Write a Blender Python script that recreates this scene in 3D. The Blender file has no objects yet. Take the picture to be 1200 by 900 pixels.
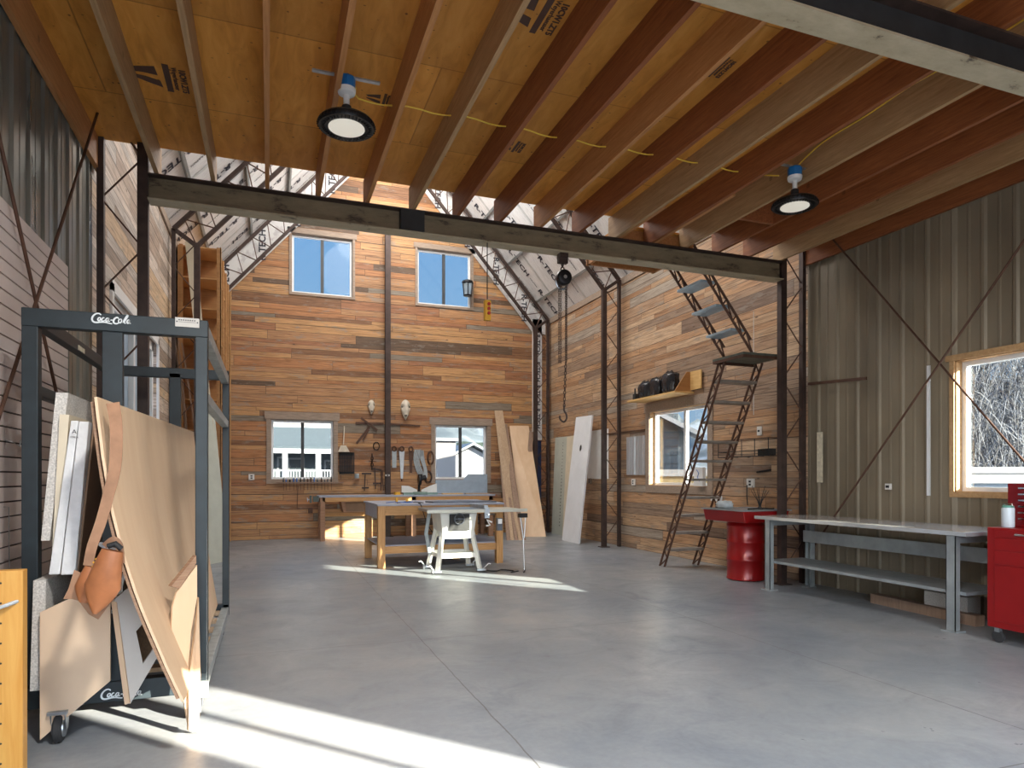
import bpy, bmesh, math, random
from mathutils import Vector, Matrix
sc = bpy.context.scene
COL = sc.collection
PI = math.pi
rnd = random.Random(7)

# ------------------------------------------------------------------ survey: the photograph's camera, used to turn measured sight lines into places
TH = math.radians(20.07); SN, CS = math.sin(TH), math.cos(TH)
FPX, CAMH, V0 = 780.0, 1.4, 559.0
def ray(u, v):
    a = (u-600)/FPX
    return Vector((SN+a*CS, CS-a*SN, (V0-v)/FPX))
CAM = Vector((0, 0, CAMH))
def onplane(u, v, p, n):
    r = ray(u, v); n = Vector(n)
    return CAM + r*((Vector(p)-CAM).dot(n)/r.dot(n))
def onY(u, v, y): return onplane(u, v, (0, y, 0), (0, 1, 0))
def onX(u, v, x): return onplane(u, v, (x, 0, 0), (1, 0, 0))
def onZ(u, v, z): return onplane(u, v, (0, 0, z), (0, 0, 1))

LW, RW, BW, FW = -1.5, 6.72, 15.85, -1.5
EAVE, SL, MX = 5.42, 1.14, 2.61
Y0, Y1, Y2, Y3 = 3.0, 6.95, 11.86, 15.5

# ------------------------------------------------------------------ materials
MATS = {}
def nt(name):
    m = bpy.data.materials.new(name); m.use_nodes = True
    t = m.node_tree; b = t.nodes['Principled BSDF']
    MATS[name] = m
    return m, t, b
def N(t, kind, **kw):
    n = t.nodes.new(kind)
    for k, v in kw.items():
        if k in n.inputs.keys() if hasattr(n.inputs, 'keys') else False: n.inputs[k].default_value = v
        else: setattr(n, k, v)
    return n
def ramp(t, fac, stops, interp='LINEAR'):
    r = t.nodes.new('ShaderNodeValToRGB'); r.color_ramp.interpolation = interp
    e = r.color_ramp.elements
    while len(e) > 1: e.remove(e[-1])
    e[0].position = stops[0][0]; e[0].color = (*stops[0][1], 1)
    for p, c in stops[1:]:
        x = e.new(p); x.color = (*c, 1)
    t.links.new(fac, r.inputs[0]); return r.outputs[0]
def mapped(t, scale=(1, 1, 1), src='Object', rot=(0, 0, 0)):
    c = t.nodes.new('ShaderNodeTexCoord'); m = t.nodes.new('ShaderNodeMapping')
    m.inputs['Scale'].default_value = scale; m.inputs['Rotation'].default_value = rot
    t.links.new(c.outputs[src], m.inputs[0]); return m.outputs[0]
def noise(t, vec, scale, detail=4, rough=.55, dist=0):
    n = t.nodes.new('ShaderNodeTexNoise'); n.inputs['Scale'].default_value = scale
    n.inputs['Detail'].default_value = detail; n.inputs['Roughness'].default_value = rough
    n.inputs['Distortion'].default_value = dist
    t.links.new(vec, n.inputs['Vector']); return n.outputs['Fac']
def mix(t, mode, fac, a, b):
    m = t.nodes.new('ShaderNodeMixRGB'); m.blend_type = mode
    for i, x in ((0, fac), (1, a), (2, b)):
        if hasattr(x, 'links'): t.links.new(x, m.inputs[i])
        elif i == 0: m.inputs[0].default_value = x
        else: m.inputs[i].default_value = (*x, 1)
    return m.outputs[0]
def math_(t, op, a, b=0.0, c=0.0):
    m = t.nodes.new('ShaderNodeMath'); m.operation = op
    for i, x in enumerate((a, b, c)):
        if hasattr(x, 'links'): t.links.new(x, m.inputs[i])
        else: m.inputs[i].default_value = x
    return m.outputs[0]
def bump(t, b, h, strength=.3, dist=.01):
    n = t.nodes.new('ShaderNodeBump'); n.inputs['Strength'].default_value = strength; n.inputs['Distance'].default_value = dist
    t.links.new(h, n.inputs['Height']); t.links.new(n.outputs[0], b.inputs['Normal'])
def flat(name, col, rough=.6, metal=0, var=.12, scale=6, stretch=(1, 1, 1), spec=None, bmp=0):
    m, t, b = nt(name)
    f = noise(t, mapped(t, stretch), scale, 5)
    lo = tuple(c*(1-var) for c in col); hi = tuple(min(1, c*(1+var)) for c in col)
    t.links.new(ramp(t, f, [(.3, lo), (.7, hi)]), b.inputs['Base Color'])
    b.inputs['Roughness'].default_value = rough; b.inputs['Metallic'].default_value = metal
    if spec is not None: b.inputs['Specular IOR Level'].default_value = spec
    if bmp: bump(t, b, f, bmp, .004)
    return m
def wood(name, a, b_, grain=(1, 14, 14), rough=.65, scale=3, knots=.0, bmp=.15):
    """grain runs along the axis whose stretch is smallest"""
    m, t, b = nt(name)
    v = mapped(t, grain)
    f1 = noise(t, v, scale, 6, .6, .8); f2 = noise(t, mapped(t, (1, 1, 1)), 1.3, 2)
    c = ramp(t, f1, [(.3, b_), (.5, tuple((x+y)/2 for x, y in zip(a, b_))), (.68, a)])
    c = mix(t, 'MULTIPLY', .35, c, ramp(t, f2, [(.3, (.7, .66, .62)), (.7, (1, 1, 1))]))
    if knots:
        vo = t.nodes.new('ShaderNodeTexVoronoi'); vo.inputs['Scale'].default_value = 3.2
        t.links.new(mapped(t, (1, 1, 1)), vo.inputs['Vector'])
        c = mix(t, 'MIX', ramp(t, vo.outputs['Distance'], [(.0, (knots,)*3), (.06, (knots,)*3), (.09, (0, 0, 0))]), c, tuple(x*.3 for x in b_))
    t.links.new(c, b.inputs['Base Color']); b.inputs['Roughness'].default_value = rough
    bump(t, b, f1, bmp, .002)
    return m
def planks(name, axis, hues, rowh=.155, length=1.7, rough=.6, seed=0.0):
    """reclaimed boards, each board its own hue, rows of uneven height"""
    m, t, b = nt(name)
    tc = t.nodes.new('ShaderNodeTexCoord'); s = t.nodes.new('ShaderNodeSeparateXYZ'); t.links.new(tc.outputs['Object'], s.inputs[0])
    u = math_(t, 'ADD', s.outputs[axis], seed); z = s.outputs[2]
    zz = math_(t, 'ADD', z, math_(t, 'MULTIPLY', math_(t, 'SINE', math_(t, 'MULTIPLY', z, 8.7)), .045))
    zz = math_(t, 'ADD', zz, math_(t, 'MULTIPLY', math_(t, 'SINE', math_(t, 'MULTIPLY', z, 21.3)), .014))
    row = math_(t, 'FLOOR', math_(t, 'DIVIDE', zz, rowh))
    # shift each row by a pseudo random amount
    sh = math_(t, 'FRACT', math_(t, 'MULTIPLY', math_(t, 'SINE', math_(t, 'MULTIPLY', row, 12.9898)), 43758.5))
    wid = math_(t, 'ADD', 1.0, math_(t, 'MULTIPLY', math_(t, 'FRACT', math_(t, 'MULTIPLY', row, .377)), .9))
    uu = math_(t, 'DIVIDE', math_(t, 'ADD', u, math_(t, 'MULTIPLY', sh, 5.0)), math_(t, 'MULTIPLY', wid, length*.75))
    colm = math_(t, 'FLOOR', uu)
    cv = t.nodes.new('ShaderNodeCombineXYZ'); t.links.new(row, cv.inputs[0]); t.links.new(colm, cv.inputs[1])
    wn = t.nodes.new('ShaderNodeTexWhiteNoise'); wn.noise_dimensions = '3D'; t.links.new(cv.outputs[0], wn.inputs['Vector'])
    base = ramp(t, wn.outputs['Value'], hues, 'CONSTANT')
    # grain, offset per board
    gv = t.nodes.new('ShaderNodeCombineXYZ')
    t.links.new(math_(t, 'MULTIPLY', u, 1.1), gv.inputs[0]); t.links.new(math_(t, 'MULTIPLY', z, 22), gv.inputs[1])
    t.links.new(math_(t, 'MULTIPLY', wn.outputs['Value'], 50), gv.inputs[2])
    g = noise(t, gv.outputs[0], 1.6, 7, .62, 1.2)
    gv2 = t.nodes.new('ShaderNodeCombineXYZ')
    t.links.new(math_(t, 'MULTIPLY', u, 1.2), gv2.inputs[0]); t.links.new(math_(t, 'MULTIPLY', z, 4), gv2.inputs[1]); t.links.new(math_(t, 'MULTIPLY', wn.outputs['Value'], 9), gv2.inputs[2])
    w = noise(t, gv2.outputs[0], 2.2, 5, .7)
    c = mix(t, 'MULTIPLY', .85, base, ramp(t, g, [(.30, (.30, .24, .20)), (.42, (.68, .62, .56)), (.55, (.98, .96, .93)), (.72, (1.28, 1.22, 1.12))]))
    sv = t.nodes.new('ShaderNodeCombineXYZ'); t.links.new(math_(t, 'MULTIPLY', u, .9), sv.inputs[0]); t.links.new(math_(t, 'MULTIPLY', z, 46), sv.inputs[1]); t.links.new(math_(t, 'MULTIPLY', wn.outputs['Value'], 31), sv.inputs[2])
    sk = noise(t, sv.outputs[0], 1.1, 3, .5, .4)
    c = mix(t, 'MIX', ramp(t, sk, [(.60, (0, 0, 0)), (.68, (.6,)*3)]), c, (.10, .055, .03))
    c = mix(t, 'MIX', ramp(t, w, [(.55, (0, 0, 0)), (.66, (.65,)*3)]), c, (.27, .235, .195))
    # knots
    kv = t.nodes.new('ShaderNodeCombineXYZ'); t.links.new(u, kv.inputs[0]); t.links.new(math_(t, 'MULTIPLY', z, 2.2), kv.inputs[1])
    vo = t.nodes.new('ShaderNodeTexVoronoi'); vo.inputs['Scale'].default_value = 1.6; t.links.new(kv.outputs[0], vo.inputs['Vector'])
    c = mix(t, 'MIX', ramp(t, vo.outputs['Distance'], [(0, (.8,)*3), (.035, (.8,)*3), (.06, (0, 0, 0))]), c, (.09, .05, .03))
    # gaps
    fz = math_(t, 'FRACT', math_(t, 'DIVIDE', zz, rowh)); fu = math_(t, 'FRACT', uu)
    gap = math_(t, 'MAXIMUM', math_(t, 'LESS_THAN', fz, .06), math_(t, 'LESS_THAN', fu, .0035))
    c = mix(t, 'MIX', math_(t, 'MULTIPLY', gap, .85), c, (.04, .026, .018))
    t.links.new(c, b.inputs['Base Color'])
    b.inputs['Roughness'].default_value = rough
    h = math_(t, 'SUBTRACT', math_(t, 'ADD', math_(t, 'MULTIPLY', wn.outputs['Value'], .5), math_(t, 'MULTIPLY', g, .15)), math_(t, 'MULTIPLY', gap, .7))
    bump(t, b, h, .5, .012)
    return m
O = dict(tan=(.46, .245, .115), gold=(.54, .30, .13), orange=(.46, .21, .085), brown=(.25, .12, .055), dark=(.14, .085, .05), grey=(.26, .215, .165), pale=(.6, .4, .23), red=(.38, .17, .08))
planks('plank_back', 0, [(0, O['tan']), (.16, O['gold']), (.33, O['orange']), (.5, O['brown']), (.58, O['tan']), (.70, O['grey']), (.77, O['red']), (.86, O['gold']), (.92, O['dark'])], .13, 2.2)
planks('plank_right', 1, [(0, (.46, .30, .19)), (.16, (.54, .36, .22)), (.33, (.42, .24, .13)), (.47, (.34, .24, .17)), (.6, (.52, .31, .17)), (.72, (.40, .34, .28)), (.8, (.24, .16, .115)), (.88, (.58, .41, .27))], .135, 1.9, seed=30)
planks('plank_left', 1, [(0, (.56, .45, .37)), (.2, (.62, .52, .44)), (.38, (.42, .32, .25)), (.5, (.52, .47, .43)), (.66, (.58, .42, .27)), (.8, (.32, .25, .20)), (.88, (.66, .57, .50))], .15, 2.4, seed=60)
flat('foil_tape', (.62, .62, .6), .35, .3)
flat('steel_dark', (.055, .034, .028), .55, .3, .3, 9)
flat('steel_rust', (.13, .055, .028), .62, .3, .45, 14)
flat('rod_rust', (.10, .048, .030), .6, .3, .3, 9)
flat('purlin_grey', (.30, .31, .30), .5, .4)
flat('black_metal', (.018, .018, .02), .4, .6, .2)
flat('black_matte', (.02, .02, .021), .75, 0, .3)
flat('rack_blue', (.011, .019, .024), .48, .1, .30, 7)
flat('rack_pale_lit', (.34, .38, .39), .4, .3, .3, 12)  # light grey paints in the sunlight on the rack's blue right rails
flat('chrome', (.75, .75, .76), .18, 1, .05)
flat('galv', (.42, .46, .50), .35, .8, .15, 10)
flat('white_paint', (.78, .78, .77), .45, 0, .04)
flat('vinyl', (.80, .82, .83), .35, 0, .03)
flat('dark_gasket', (.05, .055, .06), .5)
flat('trim_grey', (.33, .25, .19), .65, 0, .25, 5, (1, 8, 8))
flat('foam_white', (.72, .73, .73), .8, 0, .06, 30, bmp=.3)
flat('foam_speck', (.62, .60, .56), .9, 0, .30, 110, bmp=.5)
flat('foam_grey', (.30, .31, .33), .9, 0, .25, 20)
flat('shelf_grey', (.56, .54, .50), .6, 0, .08)
flat('red_paint', (.27, .005, .006), .28, .1, .10, 4)
flat('red_dark', (.20, .005, .008), .25, .1, .12, 4)
flat('bench_grey', (.33, .36, .37), .38, .35, .16, 6)
flat('bench_top', (.62, .63, .64), .22, .55, .10, 5)
flat('leather', (.36, .13, .048), .5, 0, .30, 8, bmp=.2)
flat('suede', (.33, .18, .105), .85, 0, .18, 14, bmp=.2)
flat('rubber', (.03, .03, .032), .8)
flat('yellow_cable', (.80, .55, .06), .5)
flat('blue_plastic', (.01, .14, .38), .45, 0, .1)
flat('lens_clear', (.80, .78, .70), .25, 0, .03)
flat('cord_black', (.015, .015, .016), .6)
flat('cream', (.70, .62, .47), .7, 0, .06)
flat('pale_green', (.50, .52, .45), .7, 0, .06)
flat('steel_plain', (.45, .46, .47), .3, .9, .15, 10)
flat('cast_iron', (.10, .11, .13), .38, .7, .25, 8)
flat('saw_white', (.74, .72, .66), .45, 0, .05)
flat('tool_teal', (.22, .32, .28), .45, .2)
flat('bone', (.72, .64, .52), .7, 0, .14, 12)
flat('horn', (.10, .08, .06), .5)
flat('bag_black', (.02, .022, .027), .18, 0, .4, 30, bmp=.6)
flat('print_black', (.030, .030, .045), .6)
flat('print_brown', (.07, .03, .02), .6)
flat('script_white', (.72, .76, .78), .5)
flat('screen_black', (.01, .01, .012), .2)
flat('yellow_orange', (.80, .42, .03), .5, 0, .1)
flat('red_button', (.5, .03, .02), .5)
flat('canister_white', (.62, .70, .76), .3, 0, .05)
flat('green_cap', (.10, .30, .24), .4)
flat('cardboard', (.42, .28, .16), .8)
flat('snow_gravel', (.45, .45, .46), .9, 0, .12, .8)
flat('brush_twig', (.05, .047, .047), .8, 0, .25, 3)
flat('house_grey', (.045, .055, .062), .8, 0, .05, 2)
flat('house_dark', (.04, .048, .055), .8, 0, .08, 2)
flat('roof_shingle', (.028, .037, .043), .9, 0, .15, 12)
flat('house_white', (.16, .16, .165), .7, 0, .03)
flat('house_pink', (.12, .105, .10), .8, 0, .04)
flat('cabin_tan', (.16, .12, .06), .8, 0, .05)
flat('hedge_green', (.014, .022, .014), .9, 0, .5, 8)
flat('slat_panel', (.70, .60, .56), .45, 0, .12, 1.5)
flat('slat_groove', (.05, .03, .025), .7)
flat('bristle', (.10, .075, .05), .8)
flat('blue_tool', (.05, .16, .5), .5)
flat('hose_grey', (.42, .46, .48), .5, 0, .15, 12)
flat('vise_green', (.05, .06, .05), .45, .4)
flat('outlet_white', (.72, .70, .66), .5)
flat('paper', (.66, .60, .45), .8, 0, .2, 20)
flat('door_white', (.78, .80, .82), .5, 0, .06, 3)
flat('particle', (.24, .155, .095), .85, 0, .35, 50)
flat('mdf', (.74, .55, .38), .7, 0, .05, 3)
flat('mdf_brown', (.20, .115, .065), .7, 0, .15, 6)
flat('panel_grey', (.56, .53, .49), .6, 0, .07, 3)
wood('joist', (.56, .27, .10), (.40, .165, .05), (14, 1, 14), knots=.5)
wood('joist_tan', (.50, .32, .16), (.34, .20, .09), (14, 1, 14), knots=.5)
wood('joist_red', (.34, .115, .035), (.20, .055, .016), (14, 1, 14), knots=.5)
wood('bench_wood', (.66, .36, .13), (.46, .22, .07), (1, 16, 16), .5, knots=.3)
wood('bench_leg', (.66, .36, .13), (.46, .22, .07), (16, 16, 1), .5)
wood('bench_brown', (.40, .22, .13), (.28, .15, .085), (1, 16, 16))
wood('cubby', (.46, .235, .085), (.34, .16, .055), (1, 1, 10), .55, 2)
wood('yellow_pine', (.72, .40, .10), (.60, .28, .05), (14, 14, 1), .5, 2)
wood('ply_tan', (.82, .60, .40), (.74, .51, .32), (5, 5, .6), .55, 1.2, bmp=.03)
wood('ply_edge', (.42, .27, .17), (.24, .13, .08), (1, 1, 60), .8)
wood('lumber', (.55, .40, .26), (.40, .27, .17), (14, 14, 1), .7)
wood('lumber_brown', (.36, .24, .17), (.24, .155, .105), (14, 14, 1), .7)
wood('window_wood', (.62, .40, .20), (.46, .27, .12), (1, 10, 10), .6)
wood('shelf_pine', (.78, .52, .22), (.64, .38, .13), (10, 1, 10), .6)

# plywood deck seen from below: sheets, knots, butt joints
m, t, b = nt('deck_ply')
v = mapped(t, (3.2, .7, 1)); f = noise(t, v, 3.0, 6, .6, 1.0)
c = ramp(t, f, [(.3, (.50, .215, .030)), (.5, (.64, .29, .045)), (.7, (.72, .35, .07))])
bt = t.nodes.new('ShaderNodeTexBrick'); bt.inputs['Scale'].default_value = 1; bt.inputs['Brick Width'].default_value = 2.44; bt.inputs['Row Height'].default_value = 1.22
bt.inputs['Mortar Size'].default_value = .006; bt.inputs['Color1'].default_value = (.80, .76, .78, 1); bt.inputs['Color2'].default_value = (1.1, 1.05, 1, 1); bt.inputs['Mortar'].default_value = (.5, .42, .36, 1)
t.links.new(mapped(t, (1, 1, 1)), bt.inputs['Vector'])
c = mix(t, 'MULTIPLY', .8, c, bt.outputs['Color'])
vo = t.nodes.new('ShaderNodeTexVoronoi'); vo.inputs['Scale'].default_value = 6.5; t.links.new(mapped(t, (1.1, 1, 1)), vo.inputs['Vector'])
c = mix(t, 'MIX', ramp(t, vo.outputs['Distance'], [(0, (.85,)*3), (.05, (.85,)*3), (.085, (0, 0, 0))]), c, (.10, .035, .012))
vo = t.nodes.new('ShaderNodeTexVoronoi'); vo.inputs['Scale'].default_value = 13; t.links.new(mapped(t, (.6, 1, 1), rot=(0, 0, .4)), vo.inputs['Vector'])
c = mix(t, 'MIX', ramp(t, vo.outputs['Distance'], [(0, (.8,)*3), (.05, (.8,)*3), (.09, (0, 0, 0))]), c, (.14, .05, .012))
t.links.new(c, b.inputs['Base Color']); b.inputs['Roughness'].default_value = .65
bump(t, b, f, .15, .003)

# concrete slab: mottled, trowelled, saw-cut joints
m, t, b = nt('concrete')
tc = t.nodes.new('ShaderNodeTexCoord'); s = t.nodes.new('ShaderNodeSeparateXYZ'); t.links.new(tc.outputs['Object'], s.inputs[0])
n1 = noise(t, mapped(t, (1, 1, 1)), .55, 6, .6, .5); n2 = noise(t, mapped(t, (1, 1.15, 1)), 2.1, 8, .66, .9); n3 = noise(t, mapped(t, (1, 1, 1)), 26, 4, .6)
c = ramp(t, n1, [(.32, (.20, .228, .26)), (.5, (.255, .278, .30)), (.68, (.33, .34, .345))])
c = mix(t, 'MULTIPLY', .42, c, ramp(t, n2, [(.3, (.58, .58, .60)), (.48, (.92, .92, .93)), (.62, (1.06, 1.05, 1.03)), (.75, (1.35, 1.32, 1.26))]))
c = mix(t, 'MULTIPLY', .25, c, ramp(t, n3, [(.35, (.7, .7, .7)), (.65, (1.1, 1.1, 1.1))]))
vo = t.nodes.new('ShaderNodeTexVoronoi'); vo.inputs['Scale'].default_value = 1.3; t.links.new(mapped(t, (1, 1, 1)), vo.inputs['Vector'])
c = mix(t, 'MIX', ramp(t, vo.outputs['Distance'], [(0, (.5,)*3), (.02, (.5,)*3), (.05, (0, 0, 0))]), c, (.12, .12, .125))
wob = math_(t, 'MULTIPLY', noise(t, mapped(t, (1, 1, 1)), 2.5, 4), .035)
def joint(sock, pos):
    return math_(t, 'LESS_THAN', math_(t, 'ABSOLUTE', math_(t, 'SUBTRACT', math_(t, 'ADD', sock, wob), pos+.0175)), .0045)
j = math_(t, 'MAXIMUM', math_(t, 'MAXIMUM', joint(s.outputs[0], 1.23), joint(s.outputs[0], 3.93)), math_(t, 'MAXIMUM', joint(s.outputs[1], 5.65), joint(s.outputs[1], 10.6)))
j = math_(t, 'MAXIMUM', j, joint(s.outputs[1], 2.2))
c = mix(t, 'MIX', math_(t, 'MULTIPLY', j, .8), c, (.07, .068, .065))
t.links.new(c, b.inputs['Base Color'])
t.links.new(ramp(t, n2, [(.3, (.50,)*3), (.7, (.27,)*3)]), b.inputs['Roughness'])
b.inputs['Specular IOR Level'].default_value = .6
bump(t, b, math_(t, 'ADD', n2, math_(t, 'MULTIPLY', n3, .15)), .12, .01)

# back of the steel cladding sheets
def siding(name, a, b2, metal, rough):
    m, t, b = nt(name)
    f = noise(t, mapped(t, (1.6, 1.6, .3)), 1.2, 5, .55); g = noise(t, mapped(t, (1, 1, 1)), 1.1, 4)
    c = ramp(t, f, [(.3, a), (.7, b2)])
    c = mix(t, 'MULTIPLY', .5, c, ramp(t, g, [(.3, (.72, .72, .74)), (.7, (1.08, 1.05, 1))]))
    t.links.new(c, b.inputs['Base Color']); b.inputs['Metallic'].default_value = metal
    t.links.new(ramp(t, f, [(.3, (rough-.1,)*3), (.7, (rough+.1,)*3)]), b.inputs['Roughness'])
siding('siding_right', (.195, .16, .11), (.30, .25, .175), .15, .5)
siding('siding_left', (.22, .235, .215), (.36, .37, .335), .6, .34)

# foil faced insulation board: pale foil with fine printed rules
m, t, b = nt('foil_board')
f = noise(t, mapped(t, (1, 1, 1)), 1.5, 5); f2 = noise(t, mapped(t, (2, 38, 2)), 2.5, 3, .6)
c = ramp(t, f, [(.3, (.76, .76, .75)), (.7, (.90, .88, .86))])
c = mix(t, 'MULTIPLY', .5, c, ramp(t, f2, [(.52, (1, 1, 1)), (.62, (.55, .50, .52))]))
t.links.new(c, b.inputs['Base Color']); b.inputs['Roughness'].default_value = .42; b.inputs['Metallic'].default_value = .15

m, t, b = nt('glass')
b.inputs['Base Color'].default_value = (1, 1, 1, 1); b.inputs['Roughness'].default_value = .0
tr = t.nodes.new('ShaderNodeBsdfTransparent'); tr.inputs[0].default_value = (.86, .90, .90, 1); gl = t.nodes.new('ShaderNodeBsdfGlossy'); gl.inputs['Roughness'].default_value = .02
fr = t.nodes.new('ShaderNodeLayerWeight'); fr.inputs[0].default_value = .08
mx = t.nodes.new('ShaderNodeMixShader'); t.links.new(fr.outputs[1], mx.inputs[0]); t.links.new(tr.outputs[0], mx.inputs[1]); t.links.new(gl.outputs[0], mx.inputs[2])
t.links.new(mx.outputs[0], t.nodes['Material Output'].inputs[0])
m, t, b = nt('frosted')
b.inputs['Base Color'].default_value = (.55, .66, .74, 1); b.inputs['Transmission Weight'].default_value = .55; b.inputs['Roughness'].default_value = .6
m, t, b = nt('lamp_lens')
b.inputs['Base Color'].default_value = (.8, .78, .7, 1); b.inputs['Emission Color'].default_value = (1, .93, .78, 1); b.inputs['Emission Strength'].default_value = .18
cc = noise(t, mapped(t, (1, 1, 1)), 60, 2); b.inputs['Roughness'].default_value = .3
m, t, b = nt('hillside')
f = noise(t, mapped(t, (1, 1, 1)), .02, 8, .65, .6)
t.links.new(ramp(t, f, [(.35, (.03, .038, .045)), (.5, (.055, .065, .07)), (.6, (.13, .14, .16))]), b.inputs['Base Color']); b.inputs['Roughness'].default_value = .95

# ------------------------------------------------------------------ mesh builder
class MB:
    def __init__(s): s.v = []; s.f = []; s.mi = []; s.cur = 0
    def add(s, vs, fs):
        k = len(s.v); s.v += [Vector(p) for p in vs]; s.f += [[i+k for i in f] for f in fs]; s.mi += [s.cur]*len(fs); return s
    def box(s, x0, y0, z0, x1, y1, z1):
        x0, x1 = sorted((x0, x1)); y0, y1 = sorted((y0, y1)); z0, z1 = sorted((z0, z1))
        return s.add([(x0,y0,z0),(x1,y0,z0),(x1,y1,z0),(x0,y1,z0),(x0,y0,z1),(x1,y0,z1),(x1,y1,z1),(x0,y1,z1)],
                     [(0,3,2,1),(4,5,6,7),(0,1,5,4),(1,2,6,5),(2,3,7,6),(3,0,4,7)])
    def bar(s, p, q, w, h, up=(0, 0, 1)):
        p, q = Vector(p), Vector(q); d = (q-p).normalized(); up = Vector(up)
        if abs(d.dot(up)) > .98: up = Vector((0, 1, 0))
        a = d.cross(up).normalized(); c = a.cross(d).normalized(); a *= w/2; c *= h/2
        vs = [p-a-c, p+a-c, p+a+c, p-a+c, q-a-c, q+a-c, q+a+c, q-a+c]
        return s.add(vs, [(0,3,2,1),(4,5,6,7),(0,1,5,4),(1,2,6,5),(2,3,7,6),(3,0,4,7)])
    def tube(s, pts, r, n=8, closed=False):
        pts = [Vector(p) for p in pts]; L = len(pts); rings = []
        up = Vector((0, 0, 1)); rr = r if isinstance(r, (list, tuple)) else [r]*L
        prev = None
        for i, p in enumerate(pts):
            if closed: d = pts[(i+1) % L]-pts[i-1]
            else: d = pts[min(i+1, L-1)]-pts[max(i-1, 0)]
            d = d.normalized()
            if prev is None:
                a = d.cross(up if abs(d.z) < .95 else Vector((1, 0, 0))).normalized()
            else:
                a = (prev-d*prev.dot(d)); a = a.normalized() if a.length > 1e-6 else d.cross(up).normalized()
            prev = a; c = d.cross(a)
            rings.append([p+(a*math.cos(2*PI*k/n)+c*math.sin(2*PI*k/n))*rr[i] for k in range(n)])
        vs = [v for g in rings for v in g]; fs = []
        for i in range(L if closed else L-1):
            j = (i+1) % L
            for k in range(n): fs.append((i*n+k, i*n+(k+1) % n, j*n+(k+1) % n, j*n+k))
        if not closed: fs += [tuple(range(n-1, -1, -1)), tuple((L-1)*n+k for k in range(n))]
        return s.add(vs, fs)
    def lathe(s, c, prof, n=24, axis=2):
        vs = []; fs = []; c = Vector(c)
        for r, h in prof:
            for k in range(n):
                x, y = r*math.cos(2*PI*k/n), r*math.sin(2*PI*k/n)
                vs.append(c+(Vector((x, y, h)) if axis == 2 else Vector((h, x, y)) if axis == 0 else Vector((x, h, y))))
        for i in range(len(prof)-1):
            for k in range(n): fs.append((i*n+k, i*n+(k+1) % n, (i+1)*n+(k+1) % n, (i+1)*n+k))
        fs += [tuple(range(n-1, -1, -1)), tuple((len(prof)-1)*n+k for k in range(n))]
        return s.add(vs, fs)
    def prism(s, poly, off):
        poly = [Vector(p) for p in poly]; off = Vector(off); n = len(poly)
        return s.add(poly+[p+off for p in poly], [tuple(range(n-1, -1, -1)), tuple(range(n, 2*n))]+[(i, (i+1) % n, n+(i+1) % n, n+i) for i in range(n)])
    def build(s, name, mats, parent=None, origin=None, bev=0, smooth=False, label=None):
        o0 = Vector(origin) if origin is not None else Vector((0, 0, 0))
        if parent is not None: o0 = wloc(parent)
        me = bpy.data.meshes.new(name)
        me.from_pydata([tuple(v-o0) for v in s.v], [], s.f)
        for mn in ([mats] if isinstance(mats, str) else mats): me.materials.append(MATS[mn])
        if any(s.mi):
            for i, p in enumerate(me.polygons): p.material_index = s.mi[i]
        bm = bmesh.new(); bm.from_mesh(me); bmesh.ops.recalc_face_normals(bm, faces=bm.faces); bm.to_mesh(me); bm.free()
        if smooth:
            for p in me.polygons: p.use_smooth = True
            try: me.set_sharp_from_angle(angle=math.radians(40))
            except Exception: pass
        o = bpy.data.objects.new(name, me); COL.objects.link(o)
        if parent is not None: o.parent = parent
        else: o.location = o0
        if bev:
            mo = o.modifiers.new('bevel', 'BEVEL'); mo.width = bev; mo.segments = 2; mo.limit_method = 'ANGLE'; mo.angle_limit = math.radians(50)
        if label: o['label'] = label
        return o
def wloc(o):
    p = Vector(o.location)
    while o.parent is not None: o = o.parent; p += Vector(o.location)
    return p
def tag(o, label, cat, group=None, kind=None):
    o['label'] = label; o['category'] = cat
    if group: o['group'] = group
    if kind: o['kind'] = kind
    return o
def thing(name, loc, label, cat, group=None):
    o = bpy.data.objects.new(name, None); COL.objects.link(o); o.location = loc; o.empty_display_size = .1
    return tag(o, label, cat, group)
def struct(o): o['kind'] = 'structure'; return o
def kids(o): return [c for c in bpy.data.objects if c.parent == o]
def copy_tree(o, loc, label, rz=None):
    ch = kids(o)
    r = o.copy(); COL.objects.link(r); r.location = loc; r['label'] = label
    if rz is not None: r.rotation_euler = (0, 0, rz)
    for c in ch:
        gs = kids(c)
        d = c.copy(); COL.objects.link(d); d.parent = r
        for g in gs:
            e = g.copy(); COL.objects.link(e); e.parent = d
    return r
def catmull(p, n=8, closed=False):
    p = [Vector(x) for x in p]; out = []; L = len(p)
    for i in range(L if closed else L-1):
        a = p[(i-1) % L] if closed or i > 0 else p[0]; b = p[i]; c = p[(i+1) % L]; d = p[(i+2) % L] if closed or i+2 < L else p[-1]
        for k in range(n):
            t = k/n; out.append(.5*((2*b)+(c-a)*t+(2*a-5*b+4*c-d)*t*t+(3*b-a-3*c+d)*t**3))
    if not closed: out.append(p[-1])
    return out
def text_mesh(txt, size, M, shear=0, bold=0, spacing=1):
    cu = bpy.data.curves.new('lettering', 'FONT'); cu.body = txt; cu.size = size; cu.shear = shear; cu.offset = bold; cu.space_character = spacing
    cu.align_x = 'CENTER'; cu.align_y = 'CENTER'; cu.resolution_u = 2; cu.extrude = .0008
    o = bpy.data.objects.new('lettering', cu); COL.objects.link(o)
    dg = bpy.context.evaluated_depsgraph_get(); me = bpy.data.meshes.new_from_object(o.evaluated_get(dg))
    vs = [M @ v.co for v in me.vertices]; fs = [tuple(p.vertices) for p in me.polygons]
    bpy.data.objects.remove(o); bpy.data.meshes.remove(me); bpy.data.curves.remove(cu)
    return vs, fs
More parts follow.
